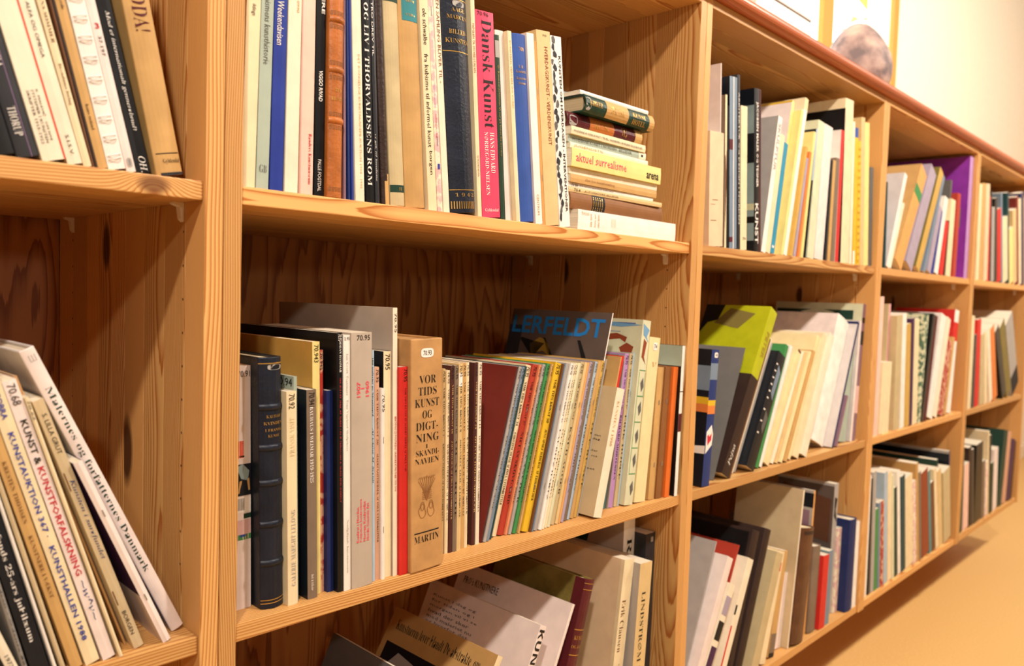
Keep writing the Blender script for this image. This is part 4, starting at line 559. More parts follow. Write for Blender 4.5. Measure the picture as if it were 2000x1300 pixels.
    'black book with white lettering and pictured cover','black book with white lettering and pictured cover',[('T', 'JACOBSEN MALER OG TEGNER', 'S', (0.3, 0.8, 0.08, 0.6), 'd', 'white'), ('T', 'KUNST', 'S', (0.2, 0.8, 0.7, 0.95), 'd', 'white'), ('FR', (0, 1, 0, 0.1), 'navyk'), ('FP', [(0.1, 0.1), (0.8, 0.08), (0.9, 0.25), (0.4, 0.3)], 'creamg'), ('FR', (0, 1, 0.27, 0.45), 'navyk'), ('FP', [(0.2, 0.62), (0.5, 0.55), (0.7, 0.64), (0.3, 0.68)], 'yellow'), ('FR', (0, 1, 0.7, 0.74), 'creamg'), ('FR', (0, 1, 0.78, 0.82), 'black'), ('FR', (0, 1, 0.93, 1), 'navyk')]),
  (1.1528,0.0120,1.0075, 0.0084,0.2308,0.3205, -5.14, 'st','brownr',None,None,
    'thin red-brown booklet','thin red-brown booklet',[]),
  (1.1622,0.0120,1.0107, 0.0185,0.1500,0.2854, 9.93, 'pb','white','greyp',None,
    'leaning grey book with raised white lettering','leaning grey book with raised white lettering',[('T', 'SKULPTUR', 'S', (0.2, 0.8, 0.05, 0.4), 'd', 'greyp'), ('FR', (0.4, 1, 0.05, 0.4), 'black'), ('FP', [(0.5, 0.1), (0.8, 0.08), (0.9, 0.25), (0.6, 0.25)], 'goldd')]),
  (1.1818,0.0120,1.0108, 0.0188,0.1804,0.2505, 10.07, 'pb','cream',None,None,
    'cream paperback left of the turquoise one','cream paperback left of the turquoise one',[]),
  (1.2018,0.0120,1.0106, 0.0176,0.1699,0.2359, 10.05, 'pb','teal2',None,None,
    'short turquoise paperback','short turquoise paperback',[('R', (0.2, 0.7, 0.93, 0.95), 'white')]),
  (1.2394,0.0300,1.0100, 0.0124,0.1500,0.3415, 11.63, 'pb','yellowp','pinkwhite',None,
    'large white book with a yellow head and red patch','large white book with a yellow head and red patch',[('FR', (0.55, 1, 0.06, 0.12), 'red2'), ('FR', (0, 1, 0, 0.012), 'yellow')]),
  (1.2525,0.0120,1.0096, 0.0101,0.2310,0.3209, 11.83, 'st','yellowp',None,None,
    'slim pale yellow booklet','slim pale yellow booklet',[]),
  (1.2636,0.0120,1.0103, 0.0139,0.2328,0.3234, 11.82, 'pb','white',None,None,
    'slim white paperback in the leaning group','slim white paperback in the leaning group',[]),
  (1.2798,0.0200,1.0109, 0.0167,0.1500,0.3536, 11.57, 'pb','creamy','cream',None,
    'large cream book with a rounded head','large cream book with a rounded head',[]),
  (1.2971,0.0120,1.0097, 0.0108,0.1768,0.2456, 11.88, 'st','yellowt',None,None,
    'short mustard booklet','short mustard booklet',[]),
  (1.3129,0.0120,1.0094, 0.0099,0.1591,0.2209, 10.75, 'st','lilacg',None,None,
    'short violet-brown booklet','short violet-brown booklet',[]),
  (1.3296,0.0120,1.0091, 0.0101,0.1699,0.2359, 9.16, 'pb','orange2',None,None,
    'short orange paperback','short orange paperback',[]),
  (1.3471,0.0120,1.0089, 0.0109,0.2031,0.2820, 7.48, 'pb','yellowp',None,None,
    'pale yellow paperback left of a dark booklet','pale yellow paperback left of a dark booklet',[]),
  (1.3662,0.0120,1.0082, 0.0072,0.2088,0.2899, 5.89, 'st','navyk',None,None,
    'thin dark booklet','thin dark booklet',[('R', (0.0, 1, 0, 0.4), 'bluepale')]),
  (1.3794,0.0120,1.0102, 0.0325,0.2224,0.3089, 4.79, 'pb','creamg',None,None,
    'greenish cream paperback','greenish cream paperback',[]),
  (1.4166,0.0120,1.0107, 0.0460,0.2200,0.3055, 4.01, 'pb','pinkwhite',None,None,
    'broad off-white paperback','broad off-white paperback',[]),
  (1.4699,0.0120,1.0081, 0.0163,0.1677,0.2329, 2.27, 'st','navyk',None,None,
    'short black booklet','short black booklet',[]),
  (1.4903,0.0120,1.0079, 0.0147,0.1684,0.2339, 1.38, 'pb','tan',None,None,
    'short tan paperback','short tan paperback',[]),
  (1.5089,0.0120,1.0077, 0.0206,0.1741,0.2418, 0.52, 'pb','taupe',None,None,
    'short taupe paperback','short taupe paperback',[]),
  (1.5321,0.0120,1.0075, 0.0191,0.1500,0.3098, 0.01, 'pb','red2','white',None,
    'white-covered book with a bright red spine','white-covered book with a bright red spine',[('FR', (0.3, 0.8, 0.25, 0.4), 'brown')]),
  (1.5643,0.0120,1.0075, 0.0490,0.1500,0.3870, -2.34, 'pb','cream','cream',None,
    'tall cream book with a large black cover panel','tall cream book with a large black cover panel',[('FR', (0, 1, 0.06, 1), 'black')]),
  (1.6210,0.0120,1.0075, 0.0131,0.2458,0.3414, -3.58, 'pb','paper',None,None,
    'slim cream book right of the tall black-panelled one','slim cream book right of the tall black-panelled one',[]),
  (1.6404,0.0120,1.0075, 0.0200,0.2373,0.3296, -4.61, 'pb','yellow',None,None,
    'slim bright yellow paperback','slim bright yellow paperback',[('R', (0, 1, 0, 0.07), 'blue2'), ('R', (0, 0.5, 0.9, 1), 'white')]),
  (1.6660,0.0120,1.0075, 0.0192,0.2169,0.3013, -5.58, 'sp','yellow',None,None,
    'yellow comb-bound booklet','yellow comb-bound booklet',[]),
  (1.6881,0.0120,1.0075, 0.0237,0.2608,0.3622, -6.03, 'pb','tanl',None,None,
    'slim pale tan paperback','slim pale tan paperback',[]),
  (1.7124,0.0120,1.0075, 0.0286,0.2549,0.3540, -6.01, 'pb','yellowp',None,None,
    'pale lemon paperback','pale lemon paperback',[]),
  (1.7416,0.0120,1.0075, 0.0244,0.1796,0.2495, -4.70, 'pb','greyd',None,None,
    'short dark grey book beside the right upright','short dark grey book beside the right upright',[]),
 ]),
 ('middle shelf of the third bay', [
  (0.9564,0.0051,0.5603, 0.0266,0.1500,0.2571, 3.79, 'pb','blued','navyk',None,
    'dark blue book painted with orange and yellow bands','dark blue book painted with orange and yellow bands',[('R', (0, 1, 0.1, 0.22), 'bluegrey'), ('R', (0, 1, 0.37, 0.41), 'yellow'), ('R', (0, 1, 0.41, 0.47), 'orange2'), ('P', [(0.1, 0.6), (0.7, 0.55), (1, 0.62), (0.9, 0.7), (0.1, 0.76)], 'white'), ('P', [(0.2, 0.63), (0.8, 0.6), (0.8, 0.66), (0.3, 0.7)], 'redt'), ('S', (0.35, 0.85, 0.02, 0.06), '4'), ('FR', (0, 1, 0.12, 0.3), 'bluegrey'), ('FR', (0, 1, 0.35, 0.4), 'yellow'), ('FR', (0, 1, 0.4, 0.46), 'orange2'), ('FP', [(0, 0.7), (0.6, 0.74), (0.9, 0.78), (0, 0.76)], 'white')]),
  (1.0270,0.0219,0.5593, 0.0021,0.1500,0.2758, 22.33, 'pb','greyd','greyd2',None,
    'plain grey book leaning right','plain grey book leaning right',[]),
  (1.0378,0.0100,0.5739, 0.0325,0.1500,0.3698, 28.39, 'pb','lime','lime',None,
    'tall lime green book with a dark lower spine','lime green book',[('R', (0, 1, 0.42, 1), 'brownd'), ('T', 'Pejsa', 'i', (0.3, 0.7, 0.82, 0.94), 'u', 'white'), ('T', 'PETER', 'S', (0.4, 0.8, 0.14, 0.3), 'd', 'goldd'), ('FP', [(1, 0), (0.7, 0), (0.75, 0.1), (0.9, 0.12), (1, 0.2)], 'black'), ('FP', [(0.2, 0.05), (0.6, 0.02), (0.8, 0.12), (0.4, 0.15)], 'olive'), ('FR', (0, 1, 0.42, 1), 'brownd')]),
  (1.0684,0.0100,0.5614, 0.0060,0.2216,0.3078, 28.39, 'st','brown',None,None,
    'thin brown booklet','thin brown booklet',[]),
  (1.1048,0.0280,0.5645, 0.0127,0.2203,0.3060, 28.33, 'pb','paper',None,None,
    'slim off-white leaning book','slim off-white leaning book',[]),
  (1.1197,0.0280,0.5622, 0.0079,0.2124,0.2950, 28.14, 'st','greyp',None,None,
    'slim grey leaning booklet','slim grey leaning booklet',[]),
  (1.1372,0.0100,0.5751, 0.0355,0.1600,0.2609, 27.92, 'pb','navyk',None,None,
    'dark illustrated book dotted with white','dark illustrated book dotted with white',[('R', (0.1, 0.3, 0.1, 0.112), 'white'), ('R', (0.1, 0.3, 0.16, 0.17200000000000001), 'white'), ('R', (0.1, 0.3, 0.22, 0.232), 'white'), ('R', (0.1, 0.3, 0.28, 0.29200000000000004), 'white'), ('R', (0.1, 0.3, 0.34, 0.35200000000000004), 'white'), ('R', (0.1, 0.3, 0.4, 0.41200000000000003), 'white'), ('R', (0.1, 0.3, 0.5, 0.512), 'white'), ('R', (0.1, 0.3, 0.6, 0.612), 'white'), ('R', (0.1, 0.3, 0.7, 0.712), 'white'), ('P', [(0.4, 0.1), (0.9, 0.15), (0.8, 0.4), (0.4, 0.35)], 'bluegrey'), ('P', [(0.4, 0.5), (0.9, 0.55), (0.7, 0.7), (0.4, 0.65)], 'greyd')]),
  (1.1898,0.0171,0.5646, 0.0146,0.1500,0.2792, 24.67, 'pb','green','green',None,
    'green paperback with a green cover','green paperback with a green cover',[]),
  (1.2062,0.0170,0.5639, 0.0122,0.2019,0.2804, 26.18, 'pb','white',None,None,
    'slim white paperback right of the green one','slim white paperback right of the green one',[]),
  (1.2243,0.0152,0.5702, 0.0237,0.1982,0.2753, 29.66, 'pb','creamy',None,None,
    'cream paperback with a brown head','cream paperback with a brown head',[('R', (0.2, 0.9, 0, 0.02), 'brown')]),
  (1.2545,0.0211,0.5627, 0.0089,0.1964,0.2727, 28.58, 'st','cream',None,None,
    'slim cream booklet first after the brown-headed one','slim cream booklet first after the brown-headed one',[]),
  (1.2662,0.0176,0.5620, 0.0074,0.1947,0.2705, 28.33, 'st','paper',None,None,
    'slim pale booklet second after the brown-headed one','slim pale booklet second after the brown-headed one',[]),
  (1.2766,0.0130,0.5624, 0.0084,0.1923,0.2671, 28.11, 'st','tanl',None,None,
    'slim tan booklet in the cream group','slim tan booklet in the cream group',[]),
  (1.2892,0.0092,0.5629, 0.0095,0.1931,0.2682, 27.70, 'st','creamy',None,None,
    'slim yellowish booklet in the cream group','slim yellowish booklet in the cream group',[]),
  (1.3046,0.0067,0.5641, 0.0123,0.1924,0.2673, 27.05, 'st','tan',None,None,
    'slim tan booklet ending the cream group','slim tan booklet ending the cream group',[]),
  (1.3299,0.0133,0.5658, 0.0170,0.2154,0.2991, 25.21, 'pb','creamy',None,None,
    'taller cream paperback with a crinkled foot','taller cream paperback with a crinkled foot',[]),
  (1.3527,0.0081,0.5681, 0.0228,0.2164,0.3005, 24.81, 'pb','cream',None,None,
    'taller cream paperback with brown specks','taller cream paperback with brown specks',[]),
  (1.3809,0.0039,0.5706, 0.0292,0.2150,0.2987, 24.58, 'pb','paper',None,None,
    'taller ivory paperback left of the broad white one','taller ivory paperback left of the broad white one',[]),
  (1.4939,0.0280,0.5870, 0.0745,0.1632,0.3239, 22.47, 'hb','white','pinkwhite',None,
    'broad white hardback with rounded corners','broad white hardback',[]),
  (1.5648,0.0100,0.5624, 0.0103,0.3000,0.3287, 22.47, 'pb','navy','greywhite',None,
    'white-covered book with a navy border','white-covered book with a navy border',[('FR', (0, 1, 0.0, 0.02), 'navy')]),
  (1.5767,0.0280,0.5628, 0.0104,0.1400,0.1632, 24.53, 'st','charcoal',None,None,
    'short charcoal booklet','short charcoal booklet',[]),
  (1.5897,0.0100,0.5628, 0.0104,0.1400,0.1322, 24.14, 'st','mauve',None,None,
    'short mauve booklet','short mauve booklet',[]),
  (1.6423,0.0280,0.5650, 0.0535,0.1624,0.2255, 6.97, 'pb','greengrey',None,None,
    'short pale green-grey book','short green-grey book',[]),
  (1.7038,0.0200,0.5595, 0.0119,0.3000,0.3101, 4.94, 'pb','pinkwhite','greywhite',None,
    'tall white book rising behind the green-grey one','tall white book rising behind the green-grey one',[]),
  (1.7168,0.0200,0.5602, 0.0204,0.2363,0.3526, 4.83, 'pb','mauve','creamg',None,
    'tallest illustrated book beside the right upright','tallest illustrated book beside the right upright',[('FR', (0.1, 0.98, 0.05, 0.12), 'green_k'), ('FP', [(0.3, 0.07), (0.5, 0.04), (0.7, 0.07), (0.5, 0.1)], 'creamg'), ('R', (0, 1, 0.1, 0.14), 'brownd'), ('R', (0, 1, 0.2, 0.3), 'charcoal'), ('R', (0, 1, 0.6, 0.8), 'pinkmar')]),
 ]),
 ('bottom shelf of the third bay', [
  (0.9173,0.0200,0.1223, 0.0033,0.1500,0.3388, 22.48, 'pb','greyp','greyp',None,
    'grey-covered book with a dark blue patch','grey-covered book with a dark blue patch',[('FR', (0.45, 1, 0.4, 0.75), 'blued')]),
  (0.9264,0.0040,0.1319, 0.0239,0.1600,0.3079, 27.05, 'pb','pinkwhite',None,None,
    'thick leaning white book at the left','thick leaning white book at the left',[]),
  (0.9550,0.0040,0.1325, 0.0227,0.1400,0.2503, 30.51, 'pb','paper',None,None,
    'short book with purple and black spine blocks','short book with purple and black spine blocks',[('R', (0, 1, 0.1, 0.25), 'lilacg'), ('R', (0, 1, 0.3, 0.45), 'black'), ('R', (0, 1, 0.5, 1), 'purpled')]),
  (1.0223,0.0300,0.1229, 0.0043,0.1500,0.3111, 26.12, 'pb','red3','red3',None,
    'tall red book leaning right','tall red book leaning right',[]),
  (1.0344,0.0060,0.1324, 0.0263,0.1600,0.2784, 25.75, 'pb','paper',None,None,
    'thick leaning cream book with pasted marks','thick leaning cream book with pasted marks',[('R', (0.0, 0.25, 0.35, 0.42), 'black'), ('R', (0, 0.2, 0.5, 1), 'red2')]),
  (1.0955,0.0300,0.1223, 0.0041,0.1500,0.3178, 19.14, 'pb','black','black',None,
    'large black dotted cover book','large black dotted cover book',[('FR', (0.15, 0.16499999999999998, 0.1, 0.108), 'creamd'), ('FR', (0.15, 0.16499999999999998, 0.17, 0.178), 'creamd'), ('FR', (0.15, 0.16499999999999998, 0.24000000000000002, 0.248), 'creamd'), ('FR', (0.3, 0.315, 0.1, 0.108), 'creamd'), ('FR', (0.3, 0.315, 0.17, 0.178), 'creamd'), ('FR', (0.3, 0.315, 0.24000000000000002, 0.248), 'creamd'), ('FR', (0.45, 0.465, 0.1, 0.108), 'creamd'), ('FR', (0.45, 0.465, 0.17, 0.178), 'creamd'), ('FR', (0.45, 0.465, 0.24000000000000002, 0.248), 'creamd'), ('FR', (0.6, 0.615, 0.1, 0.108), 'creamd'), ('FR', (0.6, 0.615, 0.17, 0.178), 'creamd'), ('FR', (0.6, 0.615, 0.24000000000000002, 0.248), 'creamd'), ('FR', (0.75, 0.765, 0.1, 0.108), 'creamd'), ('FR', (0.75, 0.765, 0.17, 0.178), 'creamd'), ('FR', (0.75, 0.765, 0.24000000000000002, 0.248), 'creamd'), ('FR', (0.9, 0.915, 0.1, 0.108), 'creamd'), ('FR', (0.9, 0.915, 0.17, 0.178), 'creamd'), ('FR', (0.9, 0.915, 0.24000000000000002, 0.248), 'creamd')]),
  (1.1034,0.0200,0.1311, 0.0308,0.1500,0.3132, 19.14, 'hb','brownd','brownd',None,
    'large dark brown album','large dark brown album',[]),
  (1.1372,0.0150,0.1317, 0.0294,0.2500,0.3131, 21.26, 'hb','brownd',None,None,
    'second dark brown album leaning beside the first','second dark brown album leaning beside the first',[]),
  (1.1672,0.0400,0.1260, 0.0130,0.1868,0.2594, 22.73, 'pb','white',None,None,
    'small white booklet behind a beige book','small white booklet behind a beige book',[]),
  (1.1848,0.0040,0.1332, 0.0316,0.1500,0.2548, 22.73, 'pb','linen',None,None,
    'leaning linen-coloured book','leaning linen-coloured book',[]),
  (1.2422,0.0120,0.1285, 0.0251,0.1754,0.2437, 17.28, 'pb','cream',None,None,
    'leaning cream book with a red mark','leaning cream book with a red mark',[('R', (0.3, 0.7, 0.1, 0.18), 'red2')]),
  (1.2905,0.0165,0.1264, 0.0260,0.1684,0.2339, 11.93, 'pb','tan',None,None,
    'tan book with a black foot','tan book with a black foot',[('R', (0, 1, 0.96, 1), 'black'), ('R', (0, 1, 0.78, 0.96), 'taupe')]),
  (1.3293,0.0280,0.1271, 0.0442,0.1400,0.1700, 7.90, 'pb','pinkwhite',None,None,
    'short thick white book','short thick white book',[]),
  (1.3746,0.0120,0.1219, 0.0066,0.1648,0.3609, 7.60, 'pb','paper','beige',None,
    'large beige book with blank cover','large beige book',[]),
  (1.3828,0.0030,0.1296, 0.0651,0.1913,0.2656, 7.60, 'lb','brownm2',None,None,
    'brown leather volume','brown leather volume',[('R', (0.1, 0.9, 0.03, 0.06), 'brownd')]),
  (1.4770,0.0200,0.1216, 0.0091,0.1500,0.3434, 3.77, 'pb','orangel','greyp',None,
    'tall illustrated book with an orange edge','tall illustrated book with an orange edge',[('FR', (0, 0.4, 0.02, 0.12), 'navyk'), ('FR', (0.05, 0.35, 0.14, 0.4), 'mauve')]),
  (1.4877,0.0120,0.1236, 0.0419,0.1493,0.2074, 3.53, 'hb','taupe',None,None,
    'grey-brown hardback','grey-brown hardback',[]),
  (1.5315,0.0060,0.1228, 0.0332,0.1400,0.1790, 3.08, 'pb','red2',None,None,
    'bright red short book','bright red short book',[]),
  (1.5668,0.0080,0.1222, 0.0281,0.1400,0.1830, 2.53, 'pb','bluegrey','tealg',None,
    'short blue-grey book','short blue-grey book',[]),
  (1.6366,0.0300,0.1219, 0.0263,0.1500,0.3342, 1.88, 'pb','greyp','greybr',None,
    'tall book with a brown painting on its cover','tall book with a brown painting on its cover',[('FP', [(0.05, 0.12), (0.9, 0.05), (0.9, 0.4), (0.05, 0.45)], 'brownm2'), ('FR', (0, 1, 0, 0.02), 'greyp'), ('P', [(0.2, 0.1), (0.8, 0.12), (0.5, 0.2), (0.9, 0.3), (0.2, 0.25)], 'black')]),
  (1.6638,0.0250,0.1218, 0.0242,0.1564,0.2173, 1.78, 'pb','pinkmar',None,None,
    'slim mauve-white book','slim mauve-white book',[]),
  (1.6891,0.0030,0.1223, 0.0450,0.1714,0.2381, 1.62, 'hb','navy',None,None,
    'navy hardback near the right upright','navy hardback',[]),
  (1.7368,0.0060,0.1215, 0.0254,0.1618,0.2247, 1.04, 'pb','white',None,None,
    'white book beside the right upright','white book beside the right upright',[]),
 ]),
 ('upper shelf of the fourth bay', [
  (1.8600,0.0120,1.0075, 0.0080,0.1637,0.2273, -3.53, 'st','tealdark',None,None,
    'thin dark teal booklet at the left','thin dark teal booklet at the left',[]),
  (1.8728,0.0120,1.0160, 0.0227,0.1500,0.2806, 21.86, 'pb','white','greywhite',None,
    'large white book leaning right','large white book leaning right',[]),
  (1.8977,0.0120,1.0126, 0.0126,0.1431,0.1987, 24.05, 'st','paper',None,None,
    'thin cream booklet','thin cream booklet',[]),
  (1.9382,0.0120,1.0383, 0.0583,0.1500,0.3309, 31.88, 'pb','orangel','tan',None,
    'thick tan-orange book with a green label','thick tan-orange book with a green label',[('R', (0, 1, 0.2, 0.3), 'green')]),
  (2.0257,0.0120,1.0367, 0.0574,0.2465,0.3423, 30.58, 'pb','lilacg',None,None,
    'broad lilac-grey book','broad lilac-grey book',[]),
  (2.1108,0.0120,1.0262, 0.0381,0.1500,0.3528, 29.44, 'pb','yellowt','olive',None,
    'olive-covered book with a mustard spine','olive-covered book with a mustard spine',[]),
  (2.1781,0.0120,1.0152, 0.0180,0.2371,0.3292, 25.20, 'pb','bluegrey',None,None,
    'slim blue-grey leaning book','slim blue-grey leaning book',[]),
  (2.2158,0.0120,1.0193, 0.0323,0.1555,0.2160, 21.44, 'pb','lilacg',None,None,
    'short pale lilac book','short pale lilac book',[]),
  (2.2652,0.0120,1.0104, 0.0100,0.1471,0.2043, 16.80, 'st','blue',None,None,
    'thin blue booklet','thin blue booklet',[]),
  (2.2857,0.0120,1.0156, 0.0322,0.1772,0.2460, 14.56, 'pb','white',None,None,
    'slim white book left of the red one','slim white book left of the red one',[]),
  (2.3330,0.0120,1.0137, 0.0366,0.1400,0.1697, 9.75, 'pb','red2',None,None,
    'short orange-red book','short orange-red book',[]),
  (2.3817,0.0120,1.0084, 0.0089,0.1400,0.1745, 5.64, 'st','black',None,None,
    'thin black booklet','thin black booklet',[]),
  (2.3986,0.0120,1.0101, 0.0469,0.1746,0.2425, 3.14, 'pb','cream',None,None,
    'slim cream book','slim cream book',[]),
  (2.4505,0.0300,1.0080, 0.0149,0.2000,0.3100, 2.03, 'pb','greyd','greyd',None,
    'taller grey book behind the cream one','taller grey book behind the cream one',[]),
  (2.4678,0.0120,1.0086, 0.0355,0.1935,0.2688, 1.77, 'pb','red3',None,None,
    'slim brick red book','slim brick red book',[]),
  (2.5934,0.0120,1.0075, 0.0402,0.2639,0.4033, 0.07, 'pb','lilac','purple',None,
    'very large purple book beside the right upright','large purple book',[('FR', (0.08, 0.16, 0.42, 0.58), 'green')]),
 ]),
 ('middle shelf of the fourth bay', [
  (1.8444,0.0120,0.5585, 0.0276,0.2692,0.3740, -0.18, 'pb','pinkpale',None,None,
    'tall pale pink booklet at the left','tall pale pink booklet at the left',[]),
  (1.8833,0.0120,0.5592, 0.0720,0.1414,0.1964, 0.54, 'pb','cream',None,None,
    'short broad cream book in front','short broad cream book',[]),
  (1.9568,0.0300,0.5585, 0.0074,0.2000,0.3551, 0.23, 'pb','linen','linen',None,
    'tall linen-coloured book','tall linen-coloured book',[]),
  (1.9692,0.0300,0.5585, 0.0120,0.2664,0.3552, -0.52, 'pb','pinkmid',None,None,
    'tall book with pink and black spine','tall book with pink and black spine',[('R', (0, 1, 0.45, 0.62), 'black')]),
  (1.9945,0.0120,0.5585, 0.0454,0.2329,0.3235, -2.85, 'pb','linen',None,None,
    'pale linen book right of the pink one','pale linen book right of the pink one',[]),
  (2.0501,0.0120,0.5585, 0.0318,0.2376,0.3299, -4.60, 'pb','white',None,None,
    'slim white book','slim white book',[]),
  (2.0883,0.0120,0.5585, 0.0388,0.2159,0.2999, -5.73, 'pb','yellowt',None,None,
    'mustard yellow book','mustard yellow book',[]),
  (2.1296,0.0120,0.5585, 0.0232,0.2280,0.3166, -4.81, 'pb','purpled',None,None,
    'thin dark purple book','thin dark purple book',[]),
  (2.1562,0.0120,0.5585, 0.0405,0.2259,0.3137, -5.34, 'pb','cream',None,None,
    'slim cream book left of the marbled one','slim cream book left of the marbled one',[]),
  (2.1995,0.0120,0.5608, 0.0276,0.2363,0.3283, 4.81, 'pb','greenmar','greenmar',None,
    'green marbled leaning book','green marbled leaning book',[]),
  (2.2305,0.0120,0.5638, 0.0274,0.2392,0.3322, 11.13, 'pb','black',None,None,
    'black leaning book','black leaning book',[]),
  (2.2610,0.0120,0.5629, 0.0235,0.2353,0.3267, 10.73, 'st','maroon',None,None,
    'thin dark red booklet','thin dark red booklet',[]),
  (2.2906,0.0120,0.5725, 0.0520,0.2391,0.3320, 15.66, 'pb','white',None,None,
    'white leaning book','white leaning book',[]),
  (2.3468,0.0120,0.5702, 0.0406,0.2335,0.3244, 16.72, 'pb','paper',None,None,
    'second white leaning book','second white leaning book',[]),
  (2.4022,0.0120,0.5705, 0.0503,0.1765,0.2452, 13.80, 'pb','redmar',None,None,
    'short red-pink marbled book','short red-pink marbled book',[]),
  (2.4608,0.0120,0.5634, 0.0236,0.1848,0.2567, 11.91, 'pb','tan',None,None,
    'thin tan book','thin tan book',[]),
  (2.5163,0.0200,0.5636, 0.0469,0.1848,0.3425, 6.25, 'pb','white','red2',None,
    'large red-covered book with a white spine','large red-covered book',[('R', (0, 1, 0.12, 0.3), 'red2')]),
 ]),
 ('bottom shelf of the fourth bay', [
  (1.8247,0.0120,0.1210, 0.0288,0.2394,0.3325, -1.21, 'pb','white','white',None,
    'tall white book at the left','tall white book at the left',[]),
  (1.8645,0.0120,0.1210, 0.0143,0.2327,0.3232, -3.13, 'pb','navyk','navyk',None,
    'thin dark book','thin dark book',[]),
  (1.8849,0.0120,0.1210, 0.0230,0.2437,0.3385, -4.13, 'pb','greyp','greyp',None,
    'grey-covered book','grey-covered book',[]),
  (1.9111,0.0120,0.1210, 0.0224,0.1667,0.2315, -4.81, 'pb','green','green',None,
    'short green book','short green book',[]),
  (1.9379,0.0120,0.1210, 0.0167,0.1770,0.2458, -5.76, 'pb','bluegrey','bluegrey',None,
    'short blue-grey book','short blue-grey book',[]),
  (1.9573,0.0120,0.1210, 0.0234,0.1783,0.2476, -6.24, 'pb','redmar','redmar',None,
    'short pinkish red book','short pinkish red book',[]),
  (1.9848,0.0120,0.1210, 0.0267,0.2349,0.3262, -7.07, 'pb','bluepale','bluepale',None,
    'pale blue book','pale blue book',[]),
  (2.0169,0.0120,0.1210, 0.0308,0.2324,0.3227, -7.92, 'pb','cream','cream',None,
    'cream book with blue neighbour','cream book with blue neighbour',[]),
  (2.0538,0.0120,0.1210, 0.0170,0.2237,0.3107, -8.90, 'pb','creamg','creamg',None,
    'greenish cream book','greenish cream book',[]),
  (2.0747,0.0120,0.1210, 0.0244,0.1956,0.2716, -9.58, 'pb','green_k','green_k',None,
    'dark green wavy-edged book','dark green wavy-edged book',[]),
  (2.1023,0.0120,0.1210, 0.0232,0.2285,0.3174, -10.07, 'pb','white','white',None,
    'slim white book','slim white book',[]),
  (2.1325,0.0120,0.1210, 0.0329,0.2133,0.2962, -9.30, 'pb','tealdark','tealdark',None,
    'dark teal book','dark teal book',[]),
  (2.1700,0.0120,0.1210, 0.0625,0.2052,0.2850, -10.04, 'pb','cream','cream',None,
    'broad cream book','broad cream book',[]),
  (2.2382,0.0120,0.1210, 0.0298,0.1906,0.2647, -10.96, 'pb','pinkmar','pinkmar',None,
    'slim pinkish book','slim pinkish book',[]),
  (2.2710,0.0120,0.1210, 0.0210,0.1500,0.3197, -10.83, 'pb','tanw','tanw',None,
    'tall zigzag-covered tan book','tall zigzag-covered tan book',[]),
  (2.2949,0.0120,0.1210, 0.0234,0.2072,0.2878, -11.23, 'pb','taupe','taupe',None,
    'slim taupe book','slim taupe book',[]),
  (2.3239,0.0120,0.1210, 0.0630,0.2031,0.2820, -12.18, 'pb','rust','rust',None,
    'rust red book','rust red book',[]),
  (2.3937,0.0120,0.1210, 0.0233,0.2016,0.2800, -13.14, 'pb','tealg','tealg',None,
    'slim teal book','slim teal book',[]),
  (2.4219,0.0120,0.1210, 0.0335,0.1710,0.2375, -14.02, 'pb','brown','brown',None,
    'brown book','brown book',[]),
  (2.4601,0.0120,0.1210, 0.0279,0.2022,0.2809, -14.77, 'pb','cream','cream',None,
    'slim cream book','slim cream book',[]),
  (2.4894,0.0120,0.1210, 0.0407,0.1921,0.2669, -13.71, 'pb','tanl','tanl',None,
    'tan book right of the cream one','tan book right of the cream one',[]),
  (2.5318,0.0250,0.1210, 0.0147,0.2155,0.2993, -13.71, 'pb','green_k','green_k',None,
    'dark green-topped tall book','dark green-topped tall book',[]),
  (2.5475,0.0120,0.1210, 0.0722,0.1813,0.2519, -12.60, 'pb','linen','linen',None,
    'broad linen book with a slanted head','broad linen book with a slanted head',[]),
  (2.6220,0.0200,0.1210, 0.0120,0.3000,0.3111, -9.04, 'pb','navy','navyk',None,
    'tall navy book beside the right upright','tall navy book beside the right upright',[('FR', (0, 1, 0, 0.03), 'greyp')]),
 ]),
 ('upper shelf of the far right bay', [
  (2.7403,0.0120,1.0075, 0.0356,0.2365,0.3285, -3.39, 'pb','cream','cream',None,
    'cream book at the left','cream book at the left',[]),
  (2.7817,0.0120,1.0075, 0.0488,0.2421,0.3363, -4.33, 'pb','tan','tan',None,
    'tan book','tan book',[]),
  (2.8407,0.0120,1.0075, 0.0486,0.2451,0.3405, -6.00, 'pb','beigepk','beigepk',None,
    'beige pink book','beige pink book',[]),
  (2.8991,0.0120,1.0075, 0.0137,0.2176,0.3023, -7.73, 'pb','red2','red2',None,
    'thin red book','thin red book',[]),
  (2.9189,0.0120,1.0075, 0.0183,0.2327,0.3232, -8.78, 'pb','navyk','navyk',None,
    'thin black book','thin black book',[]),
  (2.9440,0.0120,1.0075, 0.0375,0.1933,0.2685, -10.09, 'pb','greyp','greyp',None,
    'short grey book','short grey book',[]),
  (2.9900,0.0120,1.0075, 0.0348,0.2211,0.3071, -11.65, 'pb','black','black',None,
    'black book with red head','black book with red head',[]),
  (3.0317,0.0120,1.0075, 0.0537,0.1960,0.2722, -12.85, 'pb','red2','red2',None,
    'short red book','short red book',[]),
  (3.0933,0.0120,1.0075, 0.0184,0.2445,0.3396, -14.07, 'pb','bluegrey','bluegrey',None,
    'thin blue-grey book','thin blue-grey book',[]),
  (3.1179,0.0120,1.0075, 0.0706,0.1774,0.2464, -15.21, 'pb','cream','cream',None,
    'short cream book','short cream book',[]),
  (3.1938,0.0120,1.0075, 0.0223,0.2544,0.3533, -15.71, 'pb','tealdark','tealdark',None,
    'thin dark teal book','thin dark teal book',[]),
